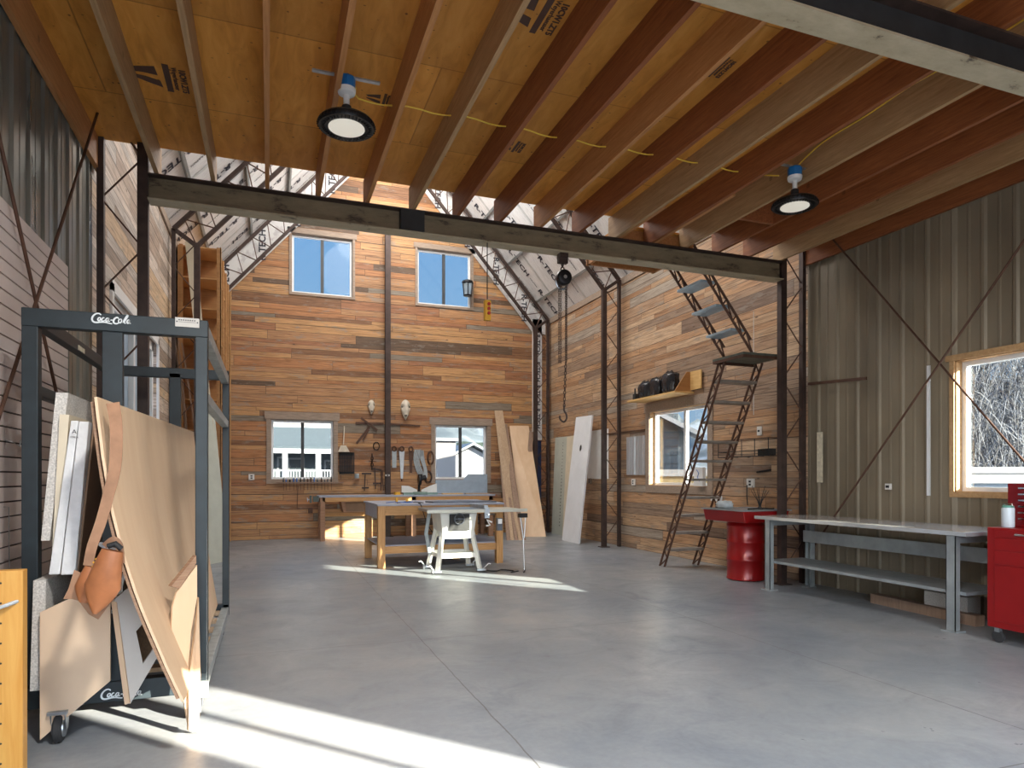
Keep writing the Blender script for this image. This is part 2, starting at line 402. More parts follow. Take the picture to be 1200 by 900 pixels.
def frame(x, y, o):
    x = Vector(x).normalized(); y = Vector(y).normalized(); z = x.cross(y)
    return Matrix(((x[0], y[0], z[0], o[0]), (x[1], y[1], z[1], o[1]), (x[2], y[2], z[2], o[2]), (0, 0, 0, 1)))
flat('worktop_grey', (.34, .36, .43), .45, 0, .10, 5)
flat('saw_top', (.30, .34, .36), .28, .7, .12, 8)
flat('saw_rail', (.55, .54, .46), .4, .3, .08)
flat('blue_grey_sheet', (.34, .42, .50), .6, 0, .08)
flat('dark_blue', (.015, .03, .09), .6, 0, .3)
flat('white_glossy', (.88, .88, .86), .25, 0, .04)
flat('mirror_metal', (.70, .72, .74), .16, .55, .05, 2)
flat('tread_lit_blue', (.40, .54, .64), .35, .3, .12, 12)  # bluish reflected light on the upper treads is put into this colour
flat('tread_grey', (.27, .235, .20), .5, .3, .2, 8)
flat('platform_green', (.10, .12, .10), .5, .5, .25, 10)
wood('cubby_edge', (.60, .34, .14), (.48, .25, .09), (1, 1, 10), .55, 2)
flat('screen_grey', (.03, .036, .04), .2, 0, .1)
flat('fence_blue', (.09, .12, .16), .6, 0, .06)
flat('brush_ground', (.03, .034, .04), .95, 0, .3, 4)
flat('brush_pale', (.12, .122, .135), .8, 0, .15, 3)
SUN_E, RIDGE_FILL_W, SKY_E, EXPO = 23.0, 230, 1.0, 1.1
# ------------------------------------------------------------------ shell
def wall(name, mat, axis, c0, c1, u0, u1, top, holes, breaks=()):
    """axis 0: wall runs along x (c is y). axis 1: runs along y (c is x). holes: (ua, ub, za, zb)"""
    us = sorted(set([u0, u1]+[h[0] for h in holes]+[h[1] for h in holes]+list(breaks)))
    mb = MB()
    P = (lambda u, c, z: (u, c, z)) if axis == 0 else (lambda u, c, z: (c, u, z))
    for a, b in zip(us, us[1:]):
        hs = sorted([h for h in holes if h[0] <= a+1e-6 and h[1] >= b-1e-6], key=lambda h: h[2])
        z = 0.0; segs = []
        for h in hs:
            if h[2] > z+1e-6: segs.append((z, z, h[2], h[2]))
            z = h[3]
        segs.append((z, z, top(a), top(b)))
        for za, zb, ta, tb in segs:
            mb.prism([P(a, c0, za), P(b, c0, zb), P(b, c0, tb), P(a, c0, ta)], Vector(P(0, c1-c0, 0)))
    return struct(mb.build(name, mat))
gable = lambda x: EAVE+SL*((x-LW) if x < MX else (RW-x))
BWIN = [(.48, 1.84, 5.58, 6.93), (3.36, 4.72, 5.58, 6.93), (.04, 1.41, 1.34, 2.70), (3.79, 5.13, 1.34, 2.68)]
RWIN = [(3.56, 4.93, 1.24, 2.61), (9.08, 10.84, 1.24, 2.61)]
wall('wall_back', 'plank_back', 0, BW, BW+.16, LW-.2, RW+.2, gable, BWIN, (MX,))
wall('wall_front', 'siding_left', 0, FW, FW-.16, LW-.2, RW+.2, gable, [(-1.2, 3.3, 0, 3.4), (4.28, 5.36, 0, 2.44), (.4, 1.9, 5.5, 7.0), (3.3, 4.8, 5.5, 7.0)], (MX,))  # the wide opening is unseen, added to let skylight in
wall('wall_right_rear', 'plank_right', 1, RW, RW+.16, Y1, BW, lambda u: EAVE, [RWIN[1]])
wall('wall_left_rear', 'plank_left', 1, LW, LW-.16, Y1, BW, lambda u: EAVE, [(7.75, 10.62, 0, 3.28)])
def siding_wall(name, mat, x, out, ya, yb, holes, rib=.305, depth=.017):
    """box-rib cladding: shallow pans between narrow ribs, cut round the openings"""
    s = -out; prof = []; y = ya; k = 0
    while y < yb-1e-6:
        for dy, dx in ((0, 0), (.022, depth), (.050, depth), (.072, 0), (.170, 0), (.180, .004), (.198, .004), (.208, 0)):
            if y+dy < yb: prof.append((y+dy, x+s*dx))
        y += rib; k += 1
    prof.append((yb, x))
    for h in holes:
        for e in h[:2]: prof.append((e, x))
    prof.sort()
    mb = MB()
    for (a, xa), (b, xb) in zip(prof, prof[1:]):
        if b-a < 1e-5: continue
        m_ = (a+b)/2; z = 0; segs = []
        for h in sorted([h for h in holes if h[0] <= m_ <= h[1]], key=lambda h: h[2]):
            segs.append((z, h[2])); z = h[3]
        segs.append((z, EAVE))
        for z0, z1 in segs:
            mb.prism([(xa, a, z0), (xb, b, z0), (xb, b, z1), (xa, a, z1)], (out*.03, 0, 0))
    return struct(mb.build(name, mat))
siding_wall('wall_right', 'siding_right', RW, 1, FW, Y1, [RWIN[0]])
siding_wall('wall_left', 'siding_left', LW, -1, FW, Y1, [])
struct(MB().box(LW-.16, FW-.16, -.2, RW+.16, BW+.16, 0).build('floor', 'concrete'))
struct(MB().box(LW+.002, FW, 4.474, RW-.002, Y1+.02, 4.50).build('ceiling', 'deck_ply'))
# roof slopes with printed foil boards, taped joints and purlins
ln = math.hypot(1, SL)
for side, nm in ((-1, 'roof_left'), (1, 'roof_right')):
    xe = LW-.16 if side < 0 else RW+.16
    R = lambda x, y, dz=0: Vector((x, y, EAVE+SL*((x-LW) if side < 0 else (RW-x))+dz))
    r = struct(MB().prism([R(xe, FW-.16), R(MX, FW-.16), R(MX, BW+.16), R(xe, BW+.16)], (0, 0, .12)).build(nm, 'foil_board'))
    inn = Vector((-side*SL, 0, -1)).normalized()                 # pointing into the room
    dn = Vector((side, 0, -SL)).normalized()                     # down the slope
    tp = MB()
    for y in [7.4+1.22*k for k in range(7)]:
        q = R(xe, y)+inn*.006; e = R(MX, y)+inn*.006
        tp.bar(q, e, .07, .004, inn)
    tp.build('joint_tape', 'foil_tape', r)
    pu = MB()
    for k in range(5):
        s = .55+1.15*k; p = R((RW if side > 0 else LW), 0)-dn*s
        pu.bar((p.x+inn.x*.03, Y1, p.z+inn.z*.03), (p.x+inn.x*.03, BW, p.z+inn.z*.03), .05, .05, inn)
    pu.build('purlin', 'purlin_grey', r)
    lt = MB()
    for ky in range(7):
        y = 7.9+1.22*ky
        for kk in range(9):
            s = .35+.62*kk
            p = R((RW if side > 0 else LW), y+.25*((kk % 2)-.5))-dn*s+inn*.008
            # lettering runs down the slope; big brand mark every second row
            xa = dn; ya_ = inn.cross(xa)
            if (kk+ky) % 2 == 0:
                v_, f_ = text_mesh('R-TECH', .24, frame(xa, ya_, p), 0, .006)
            else:
                v_, f_ = text_mesh('R-TECH  INSULATION', .065, frame(xa, ya_, p+Vector((0, .22, 0))), 0, .001)
                lt.add(v_, f_)
                v_, f_ = text_mesh('INSULFOAM', .05, frame(xa, ya_, p-Vector((0, .25, 0))), 0, .001)
            lt.add(v_, f_)
    lt.build('lettering', 'print_black', r)
# eave trim over the wood walls and foil strip behind the rear corner columns
struct(MB().box(RW-.03, Y1, EAVE-.13, RW, BW, EAVE).build('trim_1', 'trim_grey'))
struct(MB().box(LW, Y1, EAVE-.13, LW+.03, BW, EAVE).build('trim_2', 'trim_grey'))
cs = MB().box(6.34, BW-.03, 2.35, 6.60, BW-.002, 5.45)
csx = tag(cs.build('insulation_strip', 'foil_board', origin=(6.47, BW, 2.35)), 'narrow upright foil insulation strip with printed lettering in the rear right corner', 'insulation')
for z in (2.9, 3.5, 4.1, 4.8):
    lt = MB(); v_, f_ = text_mesh('R-TECH', .15, frame((0, 0, -1), (1, 0, 0), (6.49, BW-.034, z)), 0, .004); lt.add(v_, f_); lt.build('lettering', 'print_black', csx)

# foil faced strips on the rear gable between the rafters and the roof
for s in (-1, 1):
    X_ = lambda d: (LW+d) if s < 0 else (RW-d)
    zr = lambda d: EAVE+SL*d
    m = MB(); w_ = .74
    m.prism([(X_(.02), BW-.03, zr(0)-.02), (X_(4.08), BW-.03, zr(4.08)-.03), (X_(4.08), BW-.03, zr(4.08)-w_-.03), (X_(.40), BW-.03, zr(.40)-w_), (X_(.02), BW-.03, zr(0)-.35)], (0, .026, 0))
    o = tag(m.build('insulation_strip', 'foil_board', origin=(X_(.5), BW, 5.4)), 'sloping foil insulation strip along the %s roof edge of the rear gable wall' % ('left' if s < 0 else 'right'), 'insulation')
    for k in range(5):
        d_ = .62+.75*k; lt = MB()
        v_, f_ = text_mesh('R-TECH', .20, frame((0, 0, 1) if s < 0 else (0, 0, -1), (-1, 0, 0) if s < 0 else (1, 0, 0), (X_(d_), BW-.034, zr(d_)-.42)), 0, .005); lt.add(v_, f_)
        lt.build('lettering', 'print_black', o)
# ------------------------------------------------------------------ windows
def window(name, axis, c, out, h, slide=.5, wall_t=.16, casing=.085, cmat='trim_grey', mul='white_paint', head=.10):
    ua, ub, za, zb = h
    P = (lambda u, d, z: (u, c+out*d, z)) if axis == 0 else (lambda u, d, z: (c+out*d, u, z))
    w = bpy.data.objects.new(name, None); COL.objects.link(w); w.location = P((ua+ub)/2, 0, za); w['kind'] = 'structure'
    def bx(mb, u0, u1, d0, d1, z0, z1):
        a = P(u0, d0, z0); b = P(u1, d1, z1); mb.box(*a, *b)
    m = MB(); cw = casing
    if casing:
        bx(m, ua-cw, ua, -.022, 0, za-cw, zb); bx(m, ub, ub+cw, -.022, 0, za-cw, zb)
        bx(m, ua, ub, -.022, 0, za-cw, za)
        bx(m, ua-cw-.04, ub+cw+.04, -.03, 0, zb, zb+head+.06)
        m.build('window_casing', cmat, w)
    m = MB(); t_ = .012
    bx(m, ua, ua+t_, 0, wall_t, za, zb); bx(m, ub-t_, ub, 0, wall_t, za, zb); bx(m, ua, ub, 0, wall_t, za, za+t_); bx(m, ua, ub, 0, wall_t, zb-t_, zb)
    m.build('window_jamb', 'window_wood' if axis == 1 else cmat, w)
    m = MB(); f = .045; d0, d1 = .085, .15; a, b, e, g = ua+t_, ub-t_, za+t_, zb-t_
    bx(m, a, a+f, d0, d1, e, g); bx(m, b-f, b, d0, d1, e, g); bx(m, a+f, b-f, d0, d1, e, e+f); bx(m, a+f, b-f, d0, d1, g-f, g)
    m.build('window_frame', 'vinyl', w)
    mid = a+(b-a)*slide
    m = MB(); bx(m, mid-.035, mid+.035, d0+.005, d1-.005, e+f, g-f); m.build('window_mullion', mul, w)
    m = MB(); gsk = MB()
    bx(m, a+f, mid-.035, .115, .119, e+f, g-f); bx(m, mid+.035, b-f, .130, .134, e+f, g-f)
    m.build('window_glass', 'glass', w)
    return w
for i, h in enumerate(BWIN): window('window_%d' % (i+1), 0, BW, 1, h, .5 if i < 2 else .5, mul='dark_gasket' if i < 3 else 'dark_gasket', head=.06 if i < 2 else .11, casing=.05 if i < 2 else .09)
window('window_5', 1, RW, 1, RWIN[0], casing=.05, cmat='window_wood', head=.0)
window('window_6', 1, RW, 1, RWIN[1], slide=.44, casing=.13, mul='vinyl', head=.10)
window('window_7', 0, FW, -1, (.4, 1.9, 5.5, 7.0)); window('window_8', 0, FW, -1, (3.3, 4.8, 5.5, 7.0))
# white flashing strip left standing beside the metal wall's window
tag(MB().box(RW-.055, 5.18, 1.20, RW-.034, 5.21, 2.60).build('flashing_strip', 'vinyl', origin=(RW-.045, 5.19, 1.2)), 'thin pale flashing strip standing beside the window in the metal wall', 'flashing')
# tall glazed sliding door in the left wall
d = bpy.data.objects.new('door_1', None); COL.objects.link(d); d.location = (LW, 9.2, 0); d['kind'] = 'structure'
m = MB()
for y in (7.75, 9.10, 10.44): m.box(LW-.13, y, 0, LW-.03, y+.10, 3.28)
m.box(LW-.13, 7.75, 3.16, LW-.03, 10.54, 3.28); m.box(LW-.13, 7.75, 0, LW-.03, 10.54, .12); m.box(LW-.13, 7.75, 1.0, LW-.03, 10.54, 1.08)
m.build('door_frame', 'vinyl', d)
m = MB(); m.box(LW-.10, 7.85, .12, LW-.09, 9.10, 3.16); m.box(LW-.10, 9.20, .12, LW-.09, 10.44, 3.16); m.build('door_glass', 'frosted', d)
m = MB(); m.box(LW, 7.66, 0, LW+.025, 7.75, 3.36); m.box(LW, 10.62, 0, LW+.025, 10.71, 3.36); m.box(LW, 7.66, 3.28, LW+.025, 10.71, 3.40); m.build('door_casing', 'white_paint', d)
# glazed double door in the front wall (behind the camera) that lets the sun in
d = bpy.data.objects.new('door_2', None); COL.objects.link(d); d.location = (4.72, FW, 0); d['kind'] = 'structure'
m = MB()
m.box(4.28, FW-.10, 0, 4.30, FW-.04, 2.44); m.box(5.34, FW-.10, 0, 5.36, FW-.04, 2.44); m.box(4.79, FW-.10, 0, 4.82, FW-.04, 2.44); m.box(4.28, FW-.10, 2.42, 5.36, FW-.04, 2.44)
m.build('door_frame', 'vinyl', d)

# ------------------------------------------------------------------ steel frame
def make_truss(y, name_label):
    t = thing('steel_truss', (MX, y, 0), name_label, 'steel truss', 'rust brown steel trusses')
    for s in (-1, 1):
        xi = -1.09 if s < 0 else 6.29; xo = -1.43 if s < 0 else 6.63
        zi, zo = 5.13, 5.37
        xa = MX; zap_i = zi+SL*abs(xa-xi); zap_o = zo+SL*abs(xa-xo)
        m = MB(); m.box(xi-.045, y-.04, 0.012, xi+.045, y+.04, zi); m.box(xi-.09, y-.09, 0, xi+.09, y+.09, .012)
        m.build('inner_column', 'steel_dark', t)
        m = MB(); m.box(xo-.028, y-.035, 0, xo+.028, y+.035, zo); m.build('outer_column', 'steel_dark', t)
        MB().bar((xi, y, zi), (xa, y, zap_i), .06, .06, (0, 1, 0)).build('inner_rafter', 'steel_dark', t)
        MB().bar((xo, y, zo), (xa, y, zap_o), .06, .075, (0, 1, 0)).build('outer_rafter', 'steel_dark', t)
        MB().bar((xi, y, zi), (xo, y, zo), .06, .07, (0, 1, 0)).build('knee_plate', 'steel_dark', t)
        m = MB(); k = 0; z = .15
        while z < zi-.3:
            a, b = (xi, xo) if k % 2 == 0 else (xo, xi)
            m.tube([(a, y, z), (b, y, z+.42)], .0085, 6); z += .42; k += 1
        L = math.hypot(xa-xi, zap_i-zi); n = 13
        for k in range(n):
            f0, f1 = k/n, (k+.5)/n
            pi = lambda f: Vector((xi+(xa-xi)*f, y, zi+(zap_i-zi)*f)); po = lambda f: Vector((xo+(xa-xo)*f, y, zo+(zap_o-zo)*f))
            m.tube([pi(f0), po(f1)], .011, 6); m.tube([po(f1), pi((k+1)/n)], .011, 6)
        m.build('lacing', 'rod_rust', t)
    return t
make_truss(Y0, 'steel truss out of sight carrying the nearer end of the mezzanine')
make_truss(Y1, 'laced steel truss carrying the long beam, nearest the painted rack')
make_truss(Y2, 'laced steel truss standing between the chain hoist and the white door slab')
make_truss(Y3, 'laced steel truss standing against the rear plank wall')
def ibeam(y, zb, zt, w, label, x0=-1.044, x1=6.244, wm='beam_brown'):
    t = thing('steel_beam', (MX, y, zb), label, 'beam', 'steel beams under the timber joists')
    MB().box(x0, y-.006, zb+.012, x1, y+.006, zt-.012).build('web', wm, t)
    MB().box(x0, y-w/2, zb, x1, y+w/2, zb+.014).build('flange', 'beam_flange', t)
    MB().box(x0, y-w/2, zt-.014, x1, y+w/2, zt).build('flange', 'steel_dark', t)
    return t
m_, t_, b_ = nt('beam_brown'); f = noise(t_, mapped(t_, (1.2, 1, 4)), 2.2, 7, .7)
t_.links.new(ramp(t_, f, [(.36, (.06, .04, .025)), (.44, (.19, .145, .085)), (.7, (.26, .20, .12))]), b_.inputs['Base Color']); b_.inputs['Roughness'].default_value = .6
m_, t_, b_ = nt('beam_flange'); f = noise(t_, mapped(t_, (1.5, 3, 1)), 2.2, 7, .7)
t_.links.new(ramp(t_, f, [(.34, (.07, .05, .03)), (.41, (.38, .32, .21)), (.7, (.50, .43, .30))]), b_.inputs['Base Color']); b_.inputs['Roughness'].default_value = .55
b1 = ibeam(Y1, 3.95, 4.19, .17, 'long stained steel beam spanning the shop below the rear ends of the joists')
MB().box(1.28, Y1-.098, 3.965, 1.53, Y1-.006, 4.175).build('weld_patch', 'black_matte', b1, label='black painted patch')
# columns hidden flange packing
b0 = ibeam(2.93, 3.95, 4.19, .17, 'dark steel beam crossing overhead in the upper right corner of the view', wm='black_matte')
t = thing('steel_post', (2.62, 15.66, 0), 'single brown steel post standing against the middle of the rear plank wall', 'post')
m = MB(); m.box(2.56, 15.60, .01, 2.68, 15.612, 7.4); m.box(2.56, 15.70, .01, 2.68, 15.712, 7.4); m.box(2.614, 15.61, .01, 2.626, 15.70, 7.4); m.build('post_body', 'steel_dark', t)
MB().box(2.50, 15.54, 0, 2.74, 15.80, .012).build('base_plate', 'steel_dark', t)

# joists under the deck
ordi = ['first', 'second', 'third', 'fourth', 'fifth', 'sixth', 'seventh', 'eighth', 'ninth', 'tenth', 'eleventh', 'twelfth', 'thirteenth', 'fourteenth', 'fifteenth', 'sixteenth', 'seventeenth', 'eighteenth']
JX = [LW+.035]+[-.97+.478*k for k in range(16)]+[RW-.055]
for k, x in enumerate(JX):
    mat = 'joist_red' if k in (7, 8, 10, 12, 14, 15, 17) else 'joist_tan' if k in (1, 2, 6, 11, 13, 16) else 'joist'
    y1 = Y1+.09 if k < 13 else Y1+.04
    mb = MB().box(x-.0195, FW+.02, 4.19, x+.0195, y1, 4.474)
    if k in (0, len(JX)-1): lb = 'timber rim joist fixed along the %s metal wall under the deck' % ('slat panelled' if k == 0 else 'windowed')
    else: lb = '%s timber joist under the plywood deck, counting from the slat panelled wall' % ordi[k-1]
    tag(mb.build('ceiling_joist', mat, origin=(x, 2.7, 4.19), bev=0), lb, 'joist', 'timber joists under the plywood deck')
# sistered lengths and blocking at the right
for x, y0, lb in ((JX[11]+.045, 5.95, 'short doubled timber lapped beside a joist left of the right hand lamp'), (JX[12]+.045, 5.45, 'longer doubled timber lapped beside a joist just left of the right hand lamp')):
    tag(MB().box(x-.0195, y0, 4.19, x+.0195, Y1+.06, 4.474).build('sister_joist', 'joist', origin=(x, y0, 4.19)), lb, 'joist')
tag(MB().box(JX[13]+.02, 5.9, 4.19, JX[14]-.02, 5.94, 4.474).build('joist_blocking', 'joist_red', origin=((JX[13]+JX[14])/2, 5.92, 4.19)), 'short cross block between two joists beyond the right hand lamp', 'blocking')
# small landing framed beyond the long beam
t = thing('stair_landing', (4.5, 7.5, 4.19), 'small timber framed landing beyond the long beam at the stair head', 'landing')
m = MB(); m.box(3.95, 7.03, 4.40, 4.98, 7.95, 4.42); m.build('landing_deck', 'deck_ply', t)
for y in (7.12, 7.50, 7.90): MB().box(3.95, y-.02, 4.2, 4.98, y+.02, 4.40).build('landing_joist', 'joist', t)
for x in (3.97, 4.96): MB().box(x-.02, 7.03, 4.2, x+.02, 7.95, 4.40).build('landing_rim', 'joist', t)

# cross bracing rods
for x, s in ((-1.36, 'slat panelled'), (6.56, 'windowed')):
    a = MB().tube([(x, Y0+.05, .15), (x, Y1-.05, 5.0)], .011, 8)
    tag(a.build('brace_rod', 'rod_rust', origin=(x, Y0, .15)), 'rusty brace rod rising towards the long beam along the %s metal wall' % s, 'brace rod', 'rusty cross brace rods')
    a = MB().tube([(x-.03, Y0+.05, 4.9), (x-.03, Y1-.05, .22)], .011, 8)
    tag(a.build('brace_rod', 'rod_rust', origin=(x, Y1, .22)), 'rusty brace rod sloping down towards the long beam\'s column on the %s metal wall' % s, 'brace rod', 'rusty cross brace rods')

# ink stamps on the deck
def stamp(x, y, lb, s=1.0, part=True):
    z = 4.4715; m = MB()
    Fm = lambda px, py: frame((0, 1, 0), (1, 0, 0), (x+px*s, y+py*s, z))
    def poly(pts): m.prism([(x+a*s, y+b*s, z) for a, b in pts], (0, 0, .0015))
    poly([(-.28, -.06), (-.03, -.14), (-.02, -.01), (-.13, -.02), (-.24, -.01)])
    poly([(-.27, .02), (-.12, .035), (-.01, .07), (.0, .17), (-.12, .12), (-.25, .05)])
    poly([(.03, -.2), (.08, -.2), (.08, .22), (.03, .22)])
    v_, f_ = text_mesh('Weyerhaeuser', .058*s, Fm(.115, 0), 0, .0012); m.add(v_, f_)
    v_, f_ = text_mesh('10CW1.ZT5', .07*s, Fm(.175, .02), 0, .003); m.add(v_, f_)
    return tag(m.build('mill_stamp', 'print_brown', origin=(x, y, z)), lb, 'stamp', 'mill stamps inked on the plywood deck')
stamp(-.78, 5.72, 'black mill stamp inked on the deck between the first joists by the slat wall', .9)
stamp(1.66, 4.08, 'mill stamp inked on the deck near the top edge beside the left lamp', .9)
stamp(2.13, 5.80, 'half hidden mill stamp on the deck behind the sixth joist', .5)
stamp(3.13, 4.15, 'dark triangular mill stamp on the deck between the dark red joists', .6)
stamp(.86, 5.45, 'faint mill stamp on the deck close behind the left lamp', .45)

# ------------------------------------------------------------------ high bay lamps and their cable
BAY_FILL_W = 110
def highbay(x, y, lb):
    t = thing('high_bay_lamp', (x, y, 3.93), lb, 'lamp', 'round high bay lamps under the joists')
    n = 40; m = MB()
    m.lathe((x, y, 0), [(.10, 3.955), (.128, 3.934), (.150, 3.935), (.196, 3.930), (.202, 3.945), (.202, 3.965), (.185, 3.985), (.10, 4.0), (.06, 4.03), (.045, 4.035)], 40)
    m.build('housing', 'black_metal', t, smooth=True)
    m = MB()
    for k in range(n):
        a = 2*PI*k/n; c, s_ = math.cos(a), math.sin(a)
        m.bar((x+.152*c, y+.152*s_, 3.935), (x+.205*c, y+.205*s_, 3.955), .006, .03)
    m.build('cooling_fin', 'black_metal', t)
    m = MB(); m.lathe((x, y, 0), [(.128, 3.934), (.129, 3.929), (.10, 3.925), (.03, 3.923), (.002, 3.923)], 40); m.build('lens', 'lamp_lens', t, smooth=True)
    m = MB(); m.lathe((x, y, 0), [(.036, 4.03), (.034, 4.09), (.02, 4.10)], 20); m.build('neck', 'black_matte', t, smooth=True)
    m = MB(); m.lathe((x, y, 0), [(.022, 4.09), (.022, 4.17), (.06, 4.18), (.066, 4.20), (.066, 4.215)], 24); m.build('canopy', 'white_paint', t, smooth=True)
    m = MB(); m.lathe((x, y, 0), [(.062, 4.212), (.064, 4.29), (.058, 4.30)], 8); m.build('junction_box', 'blue_plastic', t)
    MB().bar((x-.24, y, 4.305), (x+.24, y, 4.305), .03, .012).build('hanger_bar', 'galv', t)
    if y < 2:  # the unseen pair behind the camera is added to give fill light
        li = bpy.data.lights.new('bay_fill', 'AREA'); li.shape = 'DISK'; li.size = .28; li.energy = BAY_FILL_W*(1 if x < 2 else .4); li.color = (1, .965, .91)
        lo = bpy.data.objects.new('bay_fill', li); COL.objects.link(lo); lo.location = (x, y, 3.915)
    return t
highbay(.53, 4.95, 'round black high bay lamp hanging left, between the first bays of joists')
highbay(4.63, 4.95, 'round black high bay lamp hanging right, towards the windowed metal wall')
highbay(.53, .9, 'round high bay lamp added out of view as fill over the entrance, slat wall side'); highbay(4.63, .9, 'round high bay lamp added out of view as fill over the entrance, windowed side')
m = MB(); pts = []
for k in range(41):
    x = .66+(4.5-.66)*k/40; sag = .012*math.sin((x+.97)/.478*2*PI)
    pts.append((x, 5.3+.015*math.sin(x*3), 4.36+sag))
m.tube([(.60, 5.0, 4.27), (.62, 5.2, 4.33)]+pts+[(4.58, 5.1, 4.28)], .006, 6)
tag(m.build('electric_cable', 'yellow_cable', origin=(2.6, 5.3, 4.36)), 'yellow electric cable threaded through the joists between the two lamps', 'cable')
pts = catmull([(4.66, 5.0, 4.30), (4.70, 4.7, 4.42), (4.72, 4.2, 4.44), (4.70, 3.8, 4.45), (4.74, 3.3, 4.45), (4.72, 2.6, 4.46)], 6)
tag(MB().tube(pts, .006, 6).build('electric_cable', 'yellow_cable', origin=(4.7, 4, 4.4)), 'yellow electric cable running under the deck from the right lamp to the dark beam', 'cable')
pts = catmull([(.50, 4.93, 4.30), (.50, 4.80, 4.38), (.52, 4.4, 4.45), (.50, 3.8, 4.455), (.53, 2.0, 4.455)], 6)
tag(MB().tube(pts, .006, 6).build('electric_cable', 'yellow_cable', origin=(.5, 4, 4.4)), 'orange electric cable clipped along a joist above the left lamp', 'cable')
# ------------------------------------------------------------------ script lettering drawn stroke by stroke
STRK = [
 ([(1.05,.95),(.85,1.12),(.5,1.08),(.15,.75),(.02,.35),(.15,.02),(.5,-.08),(.95,.0),(1.5,.02),(2.1,-.10),(2.35,-.12)], .11),
 ([(.98,.62),(.78,.55),(.68,.32),(.78,.18),(.95,.28),(1.0,.5),(.98,.62)], .085),
 ([(1.45,.58),(1.3,.6),(1.15,.4),(1.15,.2),(1.3,.15),(1.5,.3)], .085),
 ([(1.95,.58),(1.75,.58),(1.6,.35),(1.65,.17),(1.82,.22),(1.96,.55),(1.92,.2),(2.1,.2)], .085),
 ([(2.15,.36),(2.4,.38)], .07),
 ([(3.1,.62),(2.95,.78),(2.65,.6),(2.5,.25),(2.6,-.02),(2.9,-.06),(3.15,.1)], .11),
 ([(3.35,.6),(3.15,.5),(3.1,.2),(3.25,.08),(3.42,.22),(3.45,.5),(3.35,.6)], .085),
 ([(3.6,.1),(3.75,.5),(4.05,1.05),(4.2,1.15),(4.15,.95),(3.85,.4),(3.8,.08),(3.95,.1)], .085),
 ([(4.4,.55),(4.2,.52),(4.08,.25),(4.18,.08),(4.32,.2),(4.42,.52),(4.38,.12),(4.55,.1)], .085)]
def script(width, M):
    k = width/4.6; vs = []; fs = []
    for pts, w in STRK:
        P = catmull([(x*k-width/2, y*k-.5*k, 0) for x, y in pts], 5)
        n = len(P); base = len(vs)
        for i, p in enumerate(P):
            d = (P[min(i+1, n-1)]-P[max(i-1, 0)]).normalized(); s = Vector((-d.y, d.x, 0))*w*k*(.45+.55*math.sin(PI*(.08+.84*i/(n-1))))
            for z in (0, .0015):
                vs += [M @ (p+s+Vector((0, 0, z))), M @ (p-s+Vector((0, 0, z)))]
        for i in range(n-1):
            a = base+4*i; b = a+4
            fs += [(a+2, a+3, b+3, b+2), (a, b, b+1, a+1), (a, a+2, b+2, b), (a+1, b+1, b+3, a+3)]
    return vs, fs

# ------------------------------------------------------------------ the steel rack on casters
RY, RB, RX0, RX1, RZ0, RZ1 = 4.25, 6.45, -1.235, -.335, .17, 2.30
R = thing('sheet_rack', (-.78, 5.35, 0), 'tall dark blue steel rack on casters holding leftover sheets and boards', 'rack')
def post(x, y, w, dd, z0=RZ0, z1=RZ1, mat='rack_blue'): return MB().box(x-w/2, y-dd/2, z0, x+w/2, y+dd/2, z1).build('post', mat, R, bev=.004)
post(RX0+.037, RY, .075, .07); post(-.815, RY, .10, .05); post(RX1-.03, RY, .065, .07, RZ0-.02)
post(RX0+.037, RB, .07, .07); post(-.765, RB, .09, .06); post(RX1-.025, RB, .055, .06)
MB().box(RX0, RY-.04, RZ1-.095, RX1+.005, RY+.03, RZ1+.003).build('front_top_bar', 'rack_blue', R, bev=.004)
MB().box(RX0, RB-.03, 2.26, RX1, RB+.03, 2.345).build('rear_top_bar', 'rack_blue', R, bev=.004)
for x, mat in ((RX0+.035, 'rack_blue'), (RX1-.03, 'rack_pale_lit')):
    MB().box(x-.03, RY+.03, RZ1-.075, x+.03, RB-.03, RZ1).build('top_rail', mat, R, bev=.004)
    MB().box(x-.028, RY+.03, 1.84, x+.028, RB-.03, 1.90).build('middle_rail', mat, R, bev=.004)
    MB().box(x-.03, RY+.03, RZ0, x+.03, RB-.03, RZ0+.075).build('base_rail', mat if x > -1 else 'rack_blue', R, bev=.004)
fb = MB().box(RX0, RY-.045, RZ0-.01, RX1, RY+.03, RZ0+.10).build('base_front_bar', 'rack_blue', R, bev=.004)
MB().box(RX0, RB-.03, RZ0, RX1, RB+.03, RZ0+.10).build('base_rear_bar', 'rack_blue', R, bev=.004)
for k in range(6): MB().box(RX0+.07, 4.50+.33*k, RZ0+.055, RX1-.06, 4.60+.33*k, RZ0+.08).build('deck_slat', 'lumber', R)
MB().box(RX1-.10, RY-.075, RZ0-.03, RX1+.01, RY-.045, RZ0+.06).build('corner_plate', 'rack_pale_lit', R)
for (x, y) in ((-1.04, RY-.12), (RX1-.06, RY+.02), (-1.12, RB-.05), (RX1-.06, RB-.05)):
    c = MB(); c.box(x-.045, y-.05, .155, x+.045, y+.05, .172)
    for s in (-1, 1): c.prism([(x+s*.033, y-.045, .155), (x+s*.033, y+.045, .155), (x+s*.033, y+.012, .065), (x+s*.033, y-.012, .065)], (.003, 0, 0))
    co = c.build('caster_fork', 'galv', R)
    w_ = MB(); w_.lathe((x-.02, y, .075), [(.03, 0), (.066, 0), (.075, .008), (.075, .032), (.066, .04), (.03, .04)], 24, 0); w_.build('caster_wheel', 'rubber', co, smooth=True)
    w_ = MB(); w_.lathe((x-.026, y, .075), [(.048, 0), (.05, .01), (.05, .042), (.048, .052)], 24, 0); w_.build('wheel_hub', 'galv', co, smooth=True)
